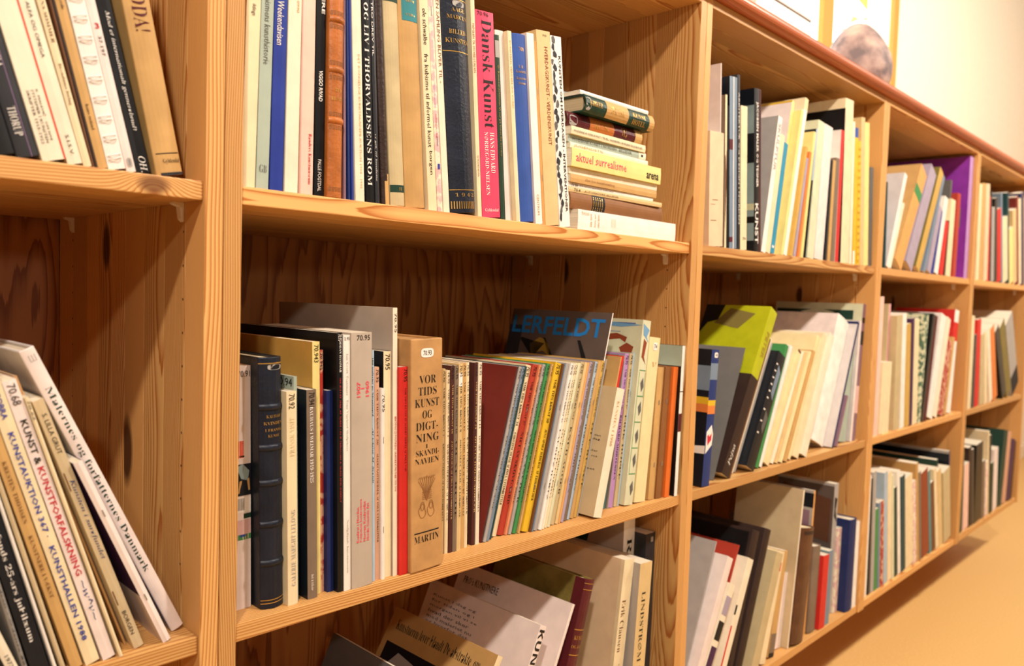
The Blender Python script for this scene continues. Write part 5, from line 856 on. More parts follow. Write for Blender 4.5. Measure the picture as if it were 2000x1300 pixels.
  (3.2174,0.0120,1.0075, 0.0589,0.1551,0.2155, -15.71, 'pb','yellowp','yellowp',None,
    'short pale yellow book','short pale yellow book',[]),
  (3.2791,0.0120,1.0075, 0.0554,0.2120,0.2944, -15.71, 'pb','tanl','tanl',None,
    'tan book left of the crimson one','tan book left of the crimson one',[]),
  (3.3372,0.0120,1.0075, 0.0329,0.2535,0.3521, -15.71, 'pb','maroonb','maroonb',None,
    'crimson book','crimson book',[]),
  (3.3719,0.0120,1.0075, 0.0395,0.2494,0.3464, -15.71, 'pb','cream','cream',None,
    'cream book right of the crimson one','cream book right of the crimson one',[]),
  (3.4134,0.0120,1.0075, 0.0467,0.2707,0.3759, -15.71, 'pb','navy','navy',None,
    'navy book','navy book',[]),
  (3.4624,0.0120,1.0075, 0.0363,0.2560,0.3556, -15.71, 'pb','tan','tan',None,
    'last tan book','last tan book',[]),
 ]),
 ('middle shelf of the far right bay', [
  (2.7334,0.0120,0.5585, 0.0362,0.2337,0.3245, -1.84, 'pb','cream','cream',None,
    'cream book at the left','cream book at the left',[]),
  (2.7742,0.0120,0.5585, 0.0373,0.1860,0.2584, -2.77, 'pb','charcoal','charcoal',None,
    'charcoal book','charcoal book',[]),
  (2.8190,0.0120,0.5585, 0.0499,0.2245,0.3118, -4.37, 'pb','red2','red2',None,
    'tall red book','tall red book',[]),
  (2.8883,0.0120,0.5585, 0.0518,0.1863,0.2587, -8.58, 'pb','linen','linen',None,
    'linen book','linen book',[]),
  (2.9532,0.0120,0.5585, 0.0308,0.1944,0.2700, -11.23, 'pb','cream','cream',None,
    'slim cream book','slim cream book',[]),
  (3.0273,0.0120,0.5585, 0.0386,0.2080,0.2889, -19.79, 'pb','paper','paper',None,
    'left-leaning ivory book','left-leaning ivory book',[]),
  (3.0783,0.0120,0.5585, 0.0580,0.2122,0.2948, -21.48, 'pb','orange2','orange2',None,
    'orange book leaning left','orange book leaning left',[]),
  (3.2177,0.0120,0.5585, 0.0562,0.2273,0.3157, -33.49, 'pb','black','black',None,
    'black book leaning left','black book leaning left',[]),
  (3.2856,0.0120,0.5585, 0.0736,0.2371,0.3294, -32.67, 'pb','olive','olive',None,
    'olive yellow book leaning left','olive yellow book leaning left',[]),
  (3.3736,0.0120,0.5585, 0.1081,0.2436,0.3384, -31.29, 'pb','greyp','greyp',None,
    'broad grey photo-covered book leaning left','broad grey photo-covered book leaning left',[('R', (0, 1, 0.75, 1), 'navyk')]),
 ]),
 ('bottom shelf of the far right bay', [
  (2.7211,0.0120,0.1210, 0.0296,0.2059,0.2859, -3.81, 'pb','greend','greend',None,
    'dark green book at the left','dark green book at the left',[]),
  (2.7686,0.0120,0.1210, 0.0593,0.1726,0.2397, -8.03, 'pb','pinkpale','pinkpale',None,
    'short pale pink book','short pale pink book',[]),
  (2.8393,0.0120,0.1210, 0.0326,0.2155,0.2993, -10.53, 'pb','brownd','brownd',None,
    'dark brown book','dark brown book',[]),
  (2.8762,0.0120,0.1210, 0.0300,0.2066,0.2869, -11.17, 'pb','charcoal','charcoal',None,
    'charcoal book','charcoal book',[]),
  (2.9092,0.0120,0.1210, 0.0875,0.2119,0.2943, -5.33, 'pb','black','black',None,
    'broad black book','broad black book',[]),
  (3.0068,0.0120,0.1210, 0.0409,0.1592,0.2211, -7.74, 'pb','taupe','taupe',None,
    'taupe book','taupe book',[]),
  (3.0518,0.0120,0.1210, 0.0353,0.1545,0.2146, -8.61, 'pb','pinkmar','pinkmar',None,
    'slim pink book','slim pink book',[]),
  (3.0902,0.0120,0.1210, 0.0148,0.1500,0.3313, -9.21, 'pb','cream','cream',None,
    'tall cream book rising behind','tall cream book rising behind',[]),
  (3.1066,0.0120,0.1210, 0.0200,0.2244,0.3117, -7.44, 'pb','black','black',None,
    'slim black book','slim black book',[]),
  (3.1282,0.0120,0.1210, 0.0359,0.1423,0.1977, -5.94, 'pb','greend','greend',None,
    'short dark green book','short dark green book',[]),
  (3.1667,0.0120,0.1210, 0.0614,0.1770,0.2459, -6.54, 'pb','pinkwhite','pinkwhite',None,
    'short white book with rounded head','short white book with rounded head',[]),
  (3.2329,0.0120,0.1311, 0.0643,0.2189,0.3040, 9.01, 'pb','green_k','green_k',None,
    'tall dark green book','tall dark green book',[]),
  (3.3139,0.0120,0.1279, 0.0557,0.2100,0.2917, 7.08, 'pb','tanpink','tanpink',None,
    'tall pinkish tan book','tall pinkish tan book',[]),
  (3.3761,0.0120,0.1292, 0.0621,0.1826,0.2536, 7.57, 'pb','purpled','purpled',None,
    'purple book','purple book',[]),
  (3.4449,0.0120,0.1242, 0.0306,0.1741,0.2418, 6.03, 'pb','brownm2','brownm2',None,
    'brown book at the far end','brown book at the far end',[]),
 ]),
]
# ---------------------------------------------------------------- setting
FZ=-.10
wallm=plain('warm_white_plaster','#f4e6d0',.85,.2,noise=(30,.02),bump=(.15,.001))
floorm=plain('tan_linoleum','#d8ae6c',.5,.4,noise=(160,.06),bump=(.05,.0004))
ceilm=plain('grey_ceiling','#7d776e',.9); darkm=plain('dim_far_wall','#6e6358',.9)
wallm2=wallm
def slab(name,lo,hi,m,bevel=0): return struct(box_obj(name,lo,hi,m,bevel=bevel))
slab('floor',(-3,-3.6,FZ-.05),(6.2,.47,FZ),floorm)
slab('ceiling',(-3,-3.6,2.8),(6.2,.6,2.85),ceilm)
BW=.470
WX0,WX1,WZ0,WZ1=1.30,3.10,1.56,2.5
slab('wall_back',(-3,BW,FZ),(6.2,BW+.13,WZ0),wallm)
slab('wall_back',(-3,BW,WZ1),(6.2,BW+.13,2.8),wallm)
slab('wall_back',(-3,BW,WZ0),(WX0,BW+.13,WZ1),wallm)
slab('wall_back',(WX1+.09,BW,WZ0),(6.2,BW+.13,WZ1),wallm)
slab('wall_left',(-3.05,-3.6,FZ),(-3,BW,2.8),darkm)
slab('wall_right',(6.2,-3.6,FZ),(6.25,BW+.13,2.8),wallm)
slab('wall_front',(-3,-3.65,FZ),(6.2,-3.6,2.8),darkm)
slab('baseboard_back',(3.56,BW-.014,FZ),(6.2,BW,FZ+.09),plain('white_baseboard','#eadcc6',.5),.002)
# window
wf=struct(box_obj('window_1',(WX0,BW-.005,WZ0-.03),(WX1+.09,BW+.10,WZ0),W_FRAME,bevel=.002))
box_obj('mullion',(2.45,BW-.004,WZ0),(2.535,BW+.02,WZ1),W_FRAME,wf,.003)
box_obj('jamb',(WX1+.03,BW-.004,WZ0),(WX1+.09,BW+.014,WZ1),W_FRAME,wf,.003)
box_obj('jamb',(WX0,BW-.004,WZ0),(WX0+.06,BW+.07,WZ1),W_FRAME,wf,.003)
box_obj('head_rail',(WX0,BW-.004,WZ1-.06),(WX1,BW+.07,WZ1),W_FRAME,wf,.003)
gm,nt,p=nt_new('window_glass'); p.inputs['Base Color'].default_value=(1,1,1,1); p.inputs['Roughness'].default_value=.02; p.inputs['IOR'].default_value=1.01; p.inputs['Transmission Weight'].default_value=1
box_obj('pane',(WX0+.06,BW+.022,WZ0),(2.5,BW+.026,WZ1-.06),gm,wf,0)
box_obj('pane',(2.505,BW+.022,WZ0),(WX1+.085,BW+.026,WZ1-.06),gm,wf,0)
# a few leaves of a plant standing outside the window
lm=plain('pale_leaf','#a09a34',.6)
pt=empty('outdoor_plant',(3.72,.80,1.5),'pale yellow-green leafy plant seen through the right window pane','plant')
mesh_obj('stem',[(x,y,z) for z in (0,1.1) for x,y in ((-.006,0),(.006,0),(0,.008))],[(0,1,4,3),(1,2,5,4),(2,0,3,5)],lm,pt)
for i in range(9):
    a=i*2.4; z=.68+.045*i; l=.17; wd=.04
    ca,sa=math.cos(a),math.sin(a)
    vs=[(0,0,z),(l*.4*ca-wd*sa,l*.4*sa+wd*ca,z+.05),(l*ca,l*sa,z+.04),(l*.4*ca+wd*sa,l*.4*sa-wd*ca,z+.05),(l*.45*ca,l*.45*sa,z+.035)]
    mesh_obj('leaf',vs,[(0,4,1),(1,4,2),(2,4,3),(3,4,0)],lm,pt)

# ---------------------------------------------------------------- bookcase
XS=[-.8785,0,0.878,1.767,2.635,3.501]; WW=.038
ZB=[None,1.0075,0.5585,0.121]; TH=.0185; TOPZ=1.4235; TOPT=.016; DEP=.4418
plastic=plain('white_plastic','#e8d8c4',.4)
holem=plain('drilled_hole_shadow_brown','#3a1c0c',.9)
BAYN=['leftmost','second','third','fourth','far right']
def staves(y0,y1,first,rng):
    out=[y0+first]; y=y0+first
    while y1-y>.075: y+=rng.uniform(.038,.062); out.append(y)
    out.append(y1); return [y0]+out
rng=random.Random(11)
hole_me=None
def side(root,x0,x1,inner,knots=()):
    """one side panel: front stave is the part, the other glued staves its planks"""
    ys=staves(.0,DEP-.002,.044,rng)
    f=box_obj('side_panel',(x0,ys[0],ZB[3]-TH),(x1,ys[1],TOPZ+TOPT),W_UP,root,.0012,2)
    for a,b in zip(ys[1:-1],ys[2:]):
        cy=(a+b)/2; m=W_UP
        for (ky,kz,kr) in knots:
            if a<=ky<b:
                m=wood('pine_knotted_stave','z2',knots=((ky-cy,kz-(ZB[3]-TH+TOPZ+TOPT)/2,kr),)) if False else side_knot(ky-cy,kz-(ZB[3]-TH+TOPZ+TOPT)/2,kr)
        box_obj('plank',(x0,a+.0001,ZB[3]-TH),(x1,b-.0001,TOPZ+TOPT),m,f,.0004)
    return f
def side_knot(ky,kz,kr):
    # grain along Z, face in the YZ plane: knot distance measured in Y
    m=wood('pine_knotted_stave','z'); nt=m.node_tree; p=nt.nodes['Principled BSDF']; src=p.inputs['Base Color'].links[0].from_socket
    tc=[n for n in nt.nodes if n.type=='SEPXYZ'][0]
    a=math_(nt,'DIVIDE',math_(nt,'SUBTRACT',tc.outputs[1],ky),kr*.55); b=math_(nt,'DIVIDE',math_(nt,'SUBTRACT',tc.outputs[2],kz),kr*1.3)
    d=math_(nt,'ADD',math_(nt,'MULTIPLY',a,a),math_(nt,'MULTIPLY',b,b))
    mr=N(nt,'ShaderNodeMapRange'); nt.links.new(d,mr.inputs[0]); mr.inputs[1].default_value=.5; mr.inputs[2].default_value=1.4; mr.inputs[3].default_value=.92; mr.inputs[4].default_value=0
    mk=N(nt,'ShaderNodeMix',data_type='RGBA'); nt.links.new(mr.outputs[0],mk.inputs[0]); nt.links.new(src,mk.inputs[6]); mk.inputs[7].default_value=hexc('#3c1a0c')+(1,)
    nt.links.new(mk.outputs[2],p.inputs['Base Color']); return m
def bracket(parent,x,y,z,sgn):
    # sgn -1: bracket on a right-hand panel, reaching to the left
    w=.011; t=.0018; r=.016; d=.0045
    prof=[(0,0),(w,0),(w,-t),(.0045,-t-.002),(.0028,-r),(0,-r-.003)]
    vs=[(sgn*px_,s*d,pz) for s in (-1,1) for px_,pz in prof]; n=len(prof)
    fs=[tuple(range(n)),tuple(range(2*n-1,n-1,-1))]+[(i,(i+1)%n+0,(i+1)%n+n,i+n) for i in range(n)]
    pw=parent_world(parent)
    return mesh_obj('shelf_support',vs,fs,plastic,parent,(x-pw.x,y-pw.y,z-pw.z))
hv=[(0,.0014*math.cos(i*PI/4),.0014*math.sin(i*PI/4)) for i in range(8)]
hmesh=bpy.data.meshes.new('pin_hole'); hmesh.from_pydata(hv,[],[tuple(range(8))]); hmesh.materials.append(holem)
for k in range(5):
    xl,xr=XS[k]+(WW if k else 0),XS[k+1]
    root=empty('bookcase',((xl+xr)/2,0,FZ),'%s pine bookcase bay with open shelves, stood in a row under worktop'%BAYN[k],'bookcase','row of pine bookcase bays')
    kn={0:((.264,.950,.022),(.204,.952,.016),(.195,.714,.03)),1:((.291,.957,.02),),2:((.2,.93,.018),),3:((.25,.92,.02),)}.get(k,())
    side(root,xl-TH,xl,1); fR=side(root,xr,xr+TH,-1,kn)
    box_obj('back_panel',(xl,DEP,ZB[3]),(xr,DEP+.004,TOPZ),W_BACK,root,0)
    # top board
    ys=staves(.0,DEP-.002,.05,rng); tp=box_obj('top_board',(xl+.0002,ys[0],TOPZ),(xr-.0002,ys[1],TOPZ+TOPT),W_SH,root,.0008)
    for a,b in zip(ys[1:-1],ys[2:]): box_obj('plank',(xl+.0002,a+.0001,TOPZ),(xr-.0002,b-.0001,TOPZ+TOPT),W_SH,tp,.0004)
    for si in (1,2,3):
        z=ZB[si]; ys=staves(.004,DEP-.006,.05,rng)
        sh=box_obj('shelf' if si<3 else 'bottom_board',(xl+.0006,ys[0],z-TH),(xr-.0006,ys[1],z),W_SH,root,.0014,2)
        for a,b in zip(ys[1:-1],ys[2:]): box_obj('plank',(xl+.0006,a+.0001,z-TH),(xr-.0006,b-.0001,z),W_SH,sh,.0004)
        if k==0 and si==1:
            sh.data.materials[0]=wood('pine_knotted_shelf_edge','x',knots=((0,-.047-(xl+xr)/2,.0085),)) 
        if si<3:
            for y in (.052,.385):
                bracket(sh,xr,y,z-TH,-1); bracket(sh,xl,y,z-TH,1)
    if k<4:
        pw=parent_world(fR)
        for (yy) in (.048,.385):
            for j in range(11):
                z=.96-.034*j
                h=bpy.data.objects.new('pin_hole',hmesh); COL.objects.link(h); h.parent=fR; h.location=(xr-.00015-pw.x,yy-pw.y,z-pw.z)
    box_obj('plinth',(xl,.26,FZ),(xr,.278,ZB[3]-TH),W_SH,root,.001)

# worktop with a rounded front edge
y0,y1,z0,z1=-.020,.45,TOPZ+TOPT+.0004,1.4666; R_=(z1-z0)/2
prof=[(y1,z0),(y0+R_,z0)]+[(y0+R_-R_*math.sin(a),z0+R_-R_*math.cos(a)) for a in [PI*i/10 for i in range(1,10)]]+[(y0+R_,z1),(y1,z1)]
n=len(prof); xa_,xb_=-.92,3.545
vs=[(x-1.3,py,pz-z0) for x in (xa_,xb_) for py,pz in prof]
fs=[(i,i+n,(i+1)%n+n,(i+1)%n) for i in range(n)]+[tuple(range(n)),tuple(range(2*n-1,n-1,-1))]
wt=mesh_obj('worktop',vs,fs,W_TOP,None,(1.3,0,z0)); tag(wt,'long reddish brown worktop with rounded edge lying on the bookcases','worktop')

# stone on the worktop
sm,nt,p=nt_new('mottled_stone'); tc=N(nt,'ShaderNodeTexCoord'); no=N(nt,'ShaderNodeTexNoise'); no.inputs['Scale'].default_value=17; no.inputs['Detail'].default_value=7
nt.links.new(tc.outputs['Object'],no.inputs['Vector']); r=N(nt,'ShaderNodeValToRGB'); e=r.color_ramp.elements
e[0].position=.36; e[0].color=hexc('#70605e')+(1,); e[1].position=.68; e[1].color=hexc('#c4b4a0')+(1,); q=e.new(.5); q.color=hexc('#a88c82')+(1,)
nt.links.new(no.outputs[0],r.inputs[0]); nt.links.new(r.outputs[0],p.inputs['Base Color']); p.inputs['Roughness'].default_value=.7
b=N(nt,'ShaderNodeBump'); b.inputs['Distance'].default_value=.004; nt.links.new(no.outputs[0],b.inputs['Height']); nt.links.new(b.outputs[0],p.inputs['Normal'])
bm=bmesh.new(); bmesh.ops.create_icosphere(bm,subdivisions=5,radius=1)
for v in bm.verts:
    c=v.co; k_=1+.03*math.sin(3*c.x+1)*math.cos(2*c.z)+.02*math.sin(5*c.y+2*c.z)
    tz=c.z; sx_=(1-.16*tz)*k_
    v.co=Vector((c.x*.092*sx_,c.y*.088*sx_,max(-.108,tz*.116)))
me=bpy.data.meshes.new('stone'); bm.to_mesh(me); bm.free(); me.materials.append(sm); me.polygons.foreach_set('use_smooth',[True]*len(me.polygons))
st=bpy.data.objects.new('stone',me); COL.objects.link(st); st.location=(1.925,.14,z1+.108); tag(st,'rounded mottled pink and grey stone standing on the worktop','stone')
# white box on the worktop
bx=empty('storage_box',(1.40,.24,z1),'white cardboard box with thin dark lid seam on the worktop','box')
cm=plain('white_card','#f2e8dc',.6)
box_obj('box_base',(1.262,.1,z1),(1.541,.38,z1+.117),cm,bx,.002); box_obj('box_lid',(1.262,.1,z1+.1195),(1.541,.38,z1+.33),cm,bx,.002)
box_obj('seam',(1.2635,.1015,z1+.1165),(1.5395,.3785,z1+.120),plain('seam_shadow_black','#16181a',.8),bx,0)

# ---------------------------------------------------------------- books
def spine_y(a,kind,t):
    if kind in('lb',): bul=min(.006,t*.22)
    elif kind=='hb': bul=min(.0035,t*.12)
    elif kind=='st': bul=min(.0012,t*.25)
    else: bul=.0006
    return bul*((2*a-1)**2)
def cover(kind,t,D,H):
    w={'lb':.0028,'hb':.0024,'hbt':.003,'pb':.0005,'st':.0004,'sp':.0005}[kind]; w=min(w,t*.22)
    n=6 if kind in('lb','hb') else (3 if t>.012 else 2)
    out=[(0,D)]+[(t*i/n,spine_y(i/n,kind,t)) for i in range(n+1)]+[(t,D)]
    inn=[(w,D)]+[(w+(t-2*w)*i/n,spine_y(i/n,kind,t)+w) for i in range(n+1)]+[(t-w,D)]
    m=len(out); vs=[];fs=[];fm=[]
    rd=.0 if kind in('pb','st','sp') else .0
    for z in (0,H):
        vs+=[(x,y,z) for x,y in out]+[(x,y,z) for x,y in inn]
    S_=2*m
    for i in range(m-1):
        sp=0<i<m-2
        fs.append((i,i+1,i+1+S_,i+S_)); fm.append(1 if sp else 0)
        fs.append((m+i+1,m+i,m+i+S_,m+i+1+S_)); fm.append(0)
        fs.append((S_+i,S_+i+1,S_+m+i+1,S_+m+i)); fm.append(1 if sp else 0)
        fs.append((i+1,i,m+i,m+i+1)); fm.append(1 if sp else 0)
    fs+= [(0,S_,S_+m,m),(m-1,2*m-1,S_+2*m-1,S_+m-1)]; fm+=[0,0]
    return vs,fs,fm,w
CATN={'pb':'paperback_book','hb':'hardback_book','hbt':'hardback_book','lb':'leather_bound_book','st':'booklet','sp':'wire_bound_book'}
def on_spine(kind,t,H,a,b,off):  # a across, b from the top
    return (a*t, spine_y(min(1,max(0,a)),kind,t)-off, H*(1-b))
def spine_patch(name,kind,t,H,rc,mat,parent,off=.00025,oval=False):
    a0,a1,b0,b1=rc; n=6 if a1-a0>.15 else 1
    if oval:
        pts=[((a0+a1)/2+(a1-a0)/2*math.copysign(abs(math.cos(q))**.6,math.cos(q)),(b0+b1)/2+(b1-b0)/2*math.copysign(abs(math.sin(q))**.6,math.sin(q))) for q in [2*PI*i/20 for i in range(20)]]
        vs=[on_spine(kind,t,H,a,b,off) for a,b in pts]; return mesh_obj(name,vs,[tuple(range(20))],mat,parent)
    vs=[];fs=[]
    for i in range(n+1):
        a=a0+(a1-a0)*i/n; vs+=[on_spine(kind,t,H,a,b0,off),on_spine(kind,t,H,a,b1,off)]
    for i in range(n): fs.append((2*i,2*i+1,2*i+3,2*i+2))
    return mesh_obj(name,vs,fs,mat,parent)
def make_text(s,f,rc,orient,mat,parent,place,name='lettering'):
    vs,fs=text_geo(s,f)
    if not vs: return
    u0,u1,v0,v1=rc; out=[]
    for (x,y) in vs:
        if orient=='d': a=u0+(u1-u0)*y; b=v0+(v1-v0)*x
        elif orient=='u': a=u1-(u1-u0)*y; b=v1-(v1-v0)*x
        else: a=u0+(u1-u0)*x; b=v1-(v1-v0)*y
        out.append(place(a,b))
    return mesh_obj(name,out,fs,mat,parent)
def make_book(spec, place, first_label):
    (x,y,z,t,D,H,th,kind,col,face,page,desc,short,ex)=spec
    root=empty(CATN[kind],(x,y,z),first_label,'book' if kind!='st' else 'booklet','books on the '+place); root.rotation_euler=(0,math.radians(th),0)
    vs,fs,fm,w=cover('pb' if kind=='sp' else kind,t,D,H)
    cm_=covermat(col,kind); fmt=covermat(face,kind) if face else cm_
    cov=mesh_obj('cover',vs,fs,None,root,mats=[fmt,cm_],fmat=fm)
    if kind in('lb','hb','hbt'):
        bv=cov.modifiers.new('edge','BEVEL'); bv.width=.0009 if kind!='hbt' else .0025; bv.segments=2; bv.limit_method='ANGLE'; bv.angle_limit=math.radians(50)
        if kind=='hbt': bv.width=min(.0014,w*.45)
    ins=.003 if kind in('lb','hb','hbt') else .0004
    bul=spine_y(0,kind,t)
    pm=pagesmat(page or ('cream' if kind in('lb','hbt') else 'paper'))
    g=w*1.02
    box=[(xx,yy,zz) for zz in (ins,H-ins) for yy in (w+bul+.0002,D-ins*.9) for xx in (g,t-g)]
    mesh_obj('pages',box,[(0,1,3,2),(4,6,7,5),(0,4,5,1),(2,3,7,6),(0,2,6,4),(1,5,7,3)],pm,root)
    face_place=lambda c,b: (-.00025, c*D, H*(1-b))
    for e in ex:
        k=e[0]
        if k=='T': make_text(e[1],e[2],e[3],e[4],ink(e[5]),root,lambda a,b:on_spine(kind,t,H,a,b,.00045),'lettering')
        elif k=='FT': make_text(e[1],e[2],e[3],'h',ink(e[4]),root,lambda a,b,c0=e[3][0],c1=e[3][1]:(-.0005,(c0+c1-a)*D,H*(1-b)),'cover_lettering')
        elif k=='R': spine_patch('spine_band',kind,t,H,e[1],ink(e[2]),root)
        elif k=='O': spine_patch('shelf_label',kind,t,H,e[1],ink(e[2]),root,.0004,True)
        elif k=='P': mesh_obj('spine_picture',[on_spine(kind,t,H,a,b,.0004) for a,b in e[1]],[tuple(range(len(e[1])))],ink(e[2]),root)
        elif k=='FR':
            c0,c1,b0,b1=e[1]; mesh_obj('cover_print',[face_place(c0,b0),face_place(c0,b1),face_place(c1,b1),face_place(c1,b0)],[(0,1,2,3)],covermat(e[2],'pb'),root)
        elif k=='FP': mesh_obj('cover_picture',[(-.0004,c*D,H*(1-b)) for c,b in e[1]],[tuple(range(len(e[1])))],ink(e[2]),root)
        elif k=='S':
            spine_patch('shelf_label',kind,t,H,e[1],ink('white'),root,.0004,True); a0,a1,b0,b1=e[1]; q=.18
            make_text(e[2],'s',(a0+(a1-a0)*q,a1-(a1-a0)*q,b0+(b1-b0)*.25,b1-(b1-b0)*.25),'h',ink('black'),root,lambda a,b:on_spine(kind,t,H,a,b,.0006),'lettering')
        elif k=='B':
            for b in e[1]:
                vs=[];fs=[];n=8
                for i in range(n+1):
                    a=i/n
                    for q in range(5):
                        an=PI*q/4; vs.append((a*t*1.0,spine_y(a,kind,t)-.0022*math.sin(an)+.0001,H*(1-b)+.0035*math.cos(an)))
                for i in range(n):
                    for q in range(4): fs.append((i*5+q,i*5+q+1,i*5+q+6,i*5+q+5))
                o=mesh_obj('raised_band',vs,fs,cm_,root,smooth=True)
        elif k=='K':   # a row of greek-key blocks stamped in the leather
            b=e[1]; vs=[];fs=[];m_=5
            def q(a0,a1,b0,b1):
                j=len(vs); vs.extend([on_spine(kind,t,H,a0,b0,.0003),on_spine(kind,t,H,a0,b1,.0003),on_spine(kind,t,H,a1,b1,.0003),on_spine(kind,t,H,a1,b0,.0003)]); fs.append((j,j+1,j+2,j+3))
            for i in range(m_):
                a=.06+.18*i; h=.013
                q(a,a+.15,b-h,b-h+.002); q(a,a+.025,b-h,b); q(a,a+.11,b-.002,b); q(a+.09,a+.115,b-h*.6,b); q(a+.05,a+.115,b-h*.6,b-h*.6+.002)
            q(.04,.97,b-.0185,b-.0175); q(.04,.97,b+.004,b+.005)
            mesh_obj('stamped_pattern',vs,fs,ink(e[2]),root)
        elif k=='W':   # camouflage blotches on the left half of the spine
            rr=random.Random(5)
            for i in range(26):
                b=.02+.96*i/26; a=rr.uniform(.05,.35); vs_=[]
                for j in range(7):
                    an=2*PI*j/7; vs_.append(on_spine(kind,t,H,min(.5,max(0,a+.16*math.cos(an)*rr.uniform(.4,1.3))),b+.022*math.sin(an)*rr.uniform(.5,1.4),.0004))
                mesh_obj('blotch',vs_,[tuple(range(7))],ink('charcoal' if i%3 else 'greyd'),root)
        elif k=='V':   # line vignette: a sheaf over a pair of wooden clogs
            a0,a1,b0,b1=e[1]; vs=[];fs=[]
            def line(pts,wd=.012):
                for (p,q2) in zip(pts[:-1],pts[1:]):
                    dx,dy=q2[0]-p[0],(q2[1]-p[1])*3; l=math.hypot(dx,dy) or 1; nx,ny=-dy/l*wd,dx/l*wd/3
                    j=len(vs)
                    for s,pp in ((1,p),(-1,p),(-1,q2),(1,q2)):
                        vs.append(on_spine(kind,t,H,a0+(a1-a0)*(pp[0]+s*nx),b0+(b1-b0)*(pp[1]+s*ny),.0005))
                    fs.append((j,j+1,j+2,j+3))
            for sx0 in (.22,.62):
                line([(sx0+.16*math.cos(q)*(1.1 if math.sin(q)>0 else .7),.78+.17*math.sin(q)) for q in [2*PI*i/14 for i in range(15)]])
                line([(sx0+.08*math.cos(q),.72+.07*math.sin(q)) for q in [2*PI*i/8 for i in range(9)]])
            for i in range(9):
                a=-.9+i*.225; line([(.42,.6),(.42+.3*math.sin(a)*.8,.35),(.42+.5*math.sin(a),.08+.1*abs(a))]); 
                line([(.42+.45*math.sin(a)-.04,.14),(.42+.45*math.sin(a)+.04,.1)])
            for i in range(5): line([(.2,.42+.035*i),(.65,.4+.04*i)])
            mesh_obj('vignette',vs,fs,ink('brownm'),root)
    if kind=='st' and t>.004 and H*1>.2 and x<.9:
        for b in (.25,.72): spine_patch('staple',kind,t,H,(.42,.58,b,b+.035),cloth('greyp',.4,.1,metal=.7),root,.0003)
    if kind=='sp':
        steel=plain('white_coated_wire' if col=='white' else 'yellow_coated_wire','#ece6e2' if col=='white' else '#c8a21e',.35)
        pitch=.0085*2; n=int(H/pitch)
        for i in range(n):
            for dz in (0,.0032):
                vs=[];fs=[];m_=10; zc=(i+.5)*pitch+dz
                for j in range(m_+1):
                    an=PI*j/m_; cxx=t/2-math.cos(an)*(t/2-.0008); cyy=.004-math.sin(an)*.0065
                    for q in range(4):
                        aq=PI/2*q; rr=.0006
                        vs.append((cxx-math.cos(an)*rr*math.cos(aq),cyy-math.sin(an)*rr*math.cos(aq),zc+rr*math.sin(aq)+.0018*j/m_))
                for j in range(m_):
                    for q in range(4): fs.append((j*4+q,j*4+(q+1)%4,(j+1)*4+(q+1)%4,(j+1)*4+q))
                mesh_obj('wire_loop',vs,fs,steel,root,smooth=True)
    return root
ORD=['','second','third','fourth','fifth','sixth','seventh','eighth','ninth','tenth']
used={}
def uniq(lab):
    if lab.lower() in used: raise RuntimeError('dup label '+lab)
    used[lab.lower()]=1; return lab
def clip(s):
    ws=s.split(); assert len(ws)<=16,(len(ws),s); return s
for place,rows in BOOK_ROWS:
    prev=None
    for i,sp in enumerate(rows):
        desc,short=sp[11],sp[12]
        lab='%s, %s'%(desc,place)
        if prev is not None and len((desc+' right of the '+prev+', '+place).split())<=16 and len(desc.split())<8: lab='%s right of the %s, %s'%(desc,prev,place)
        if len(lab.split())>16: lab='%s, %s'%(desc,place)
        lab=lab.replace('  ',' ')
        make_book(sp,place,uniq(clip(lab)))
        prev=short if len(short.split())<=4 else None

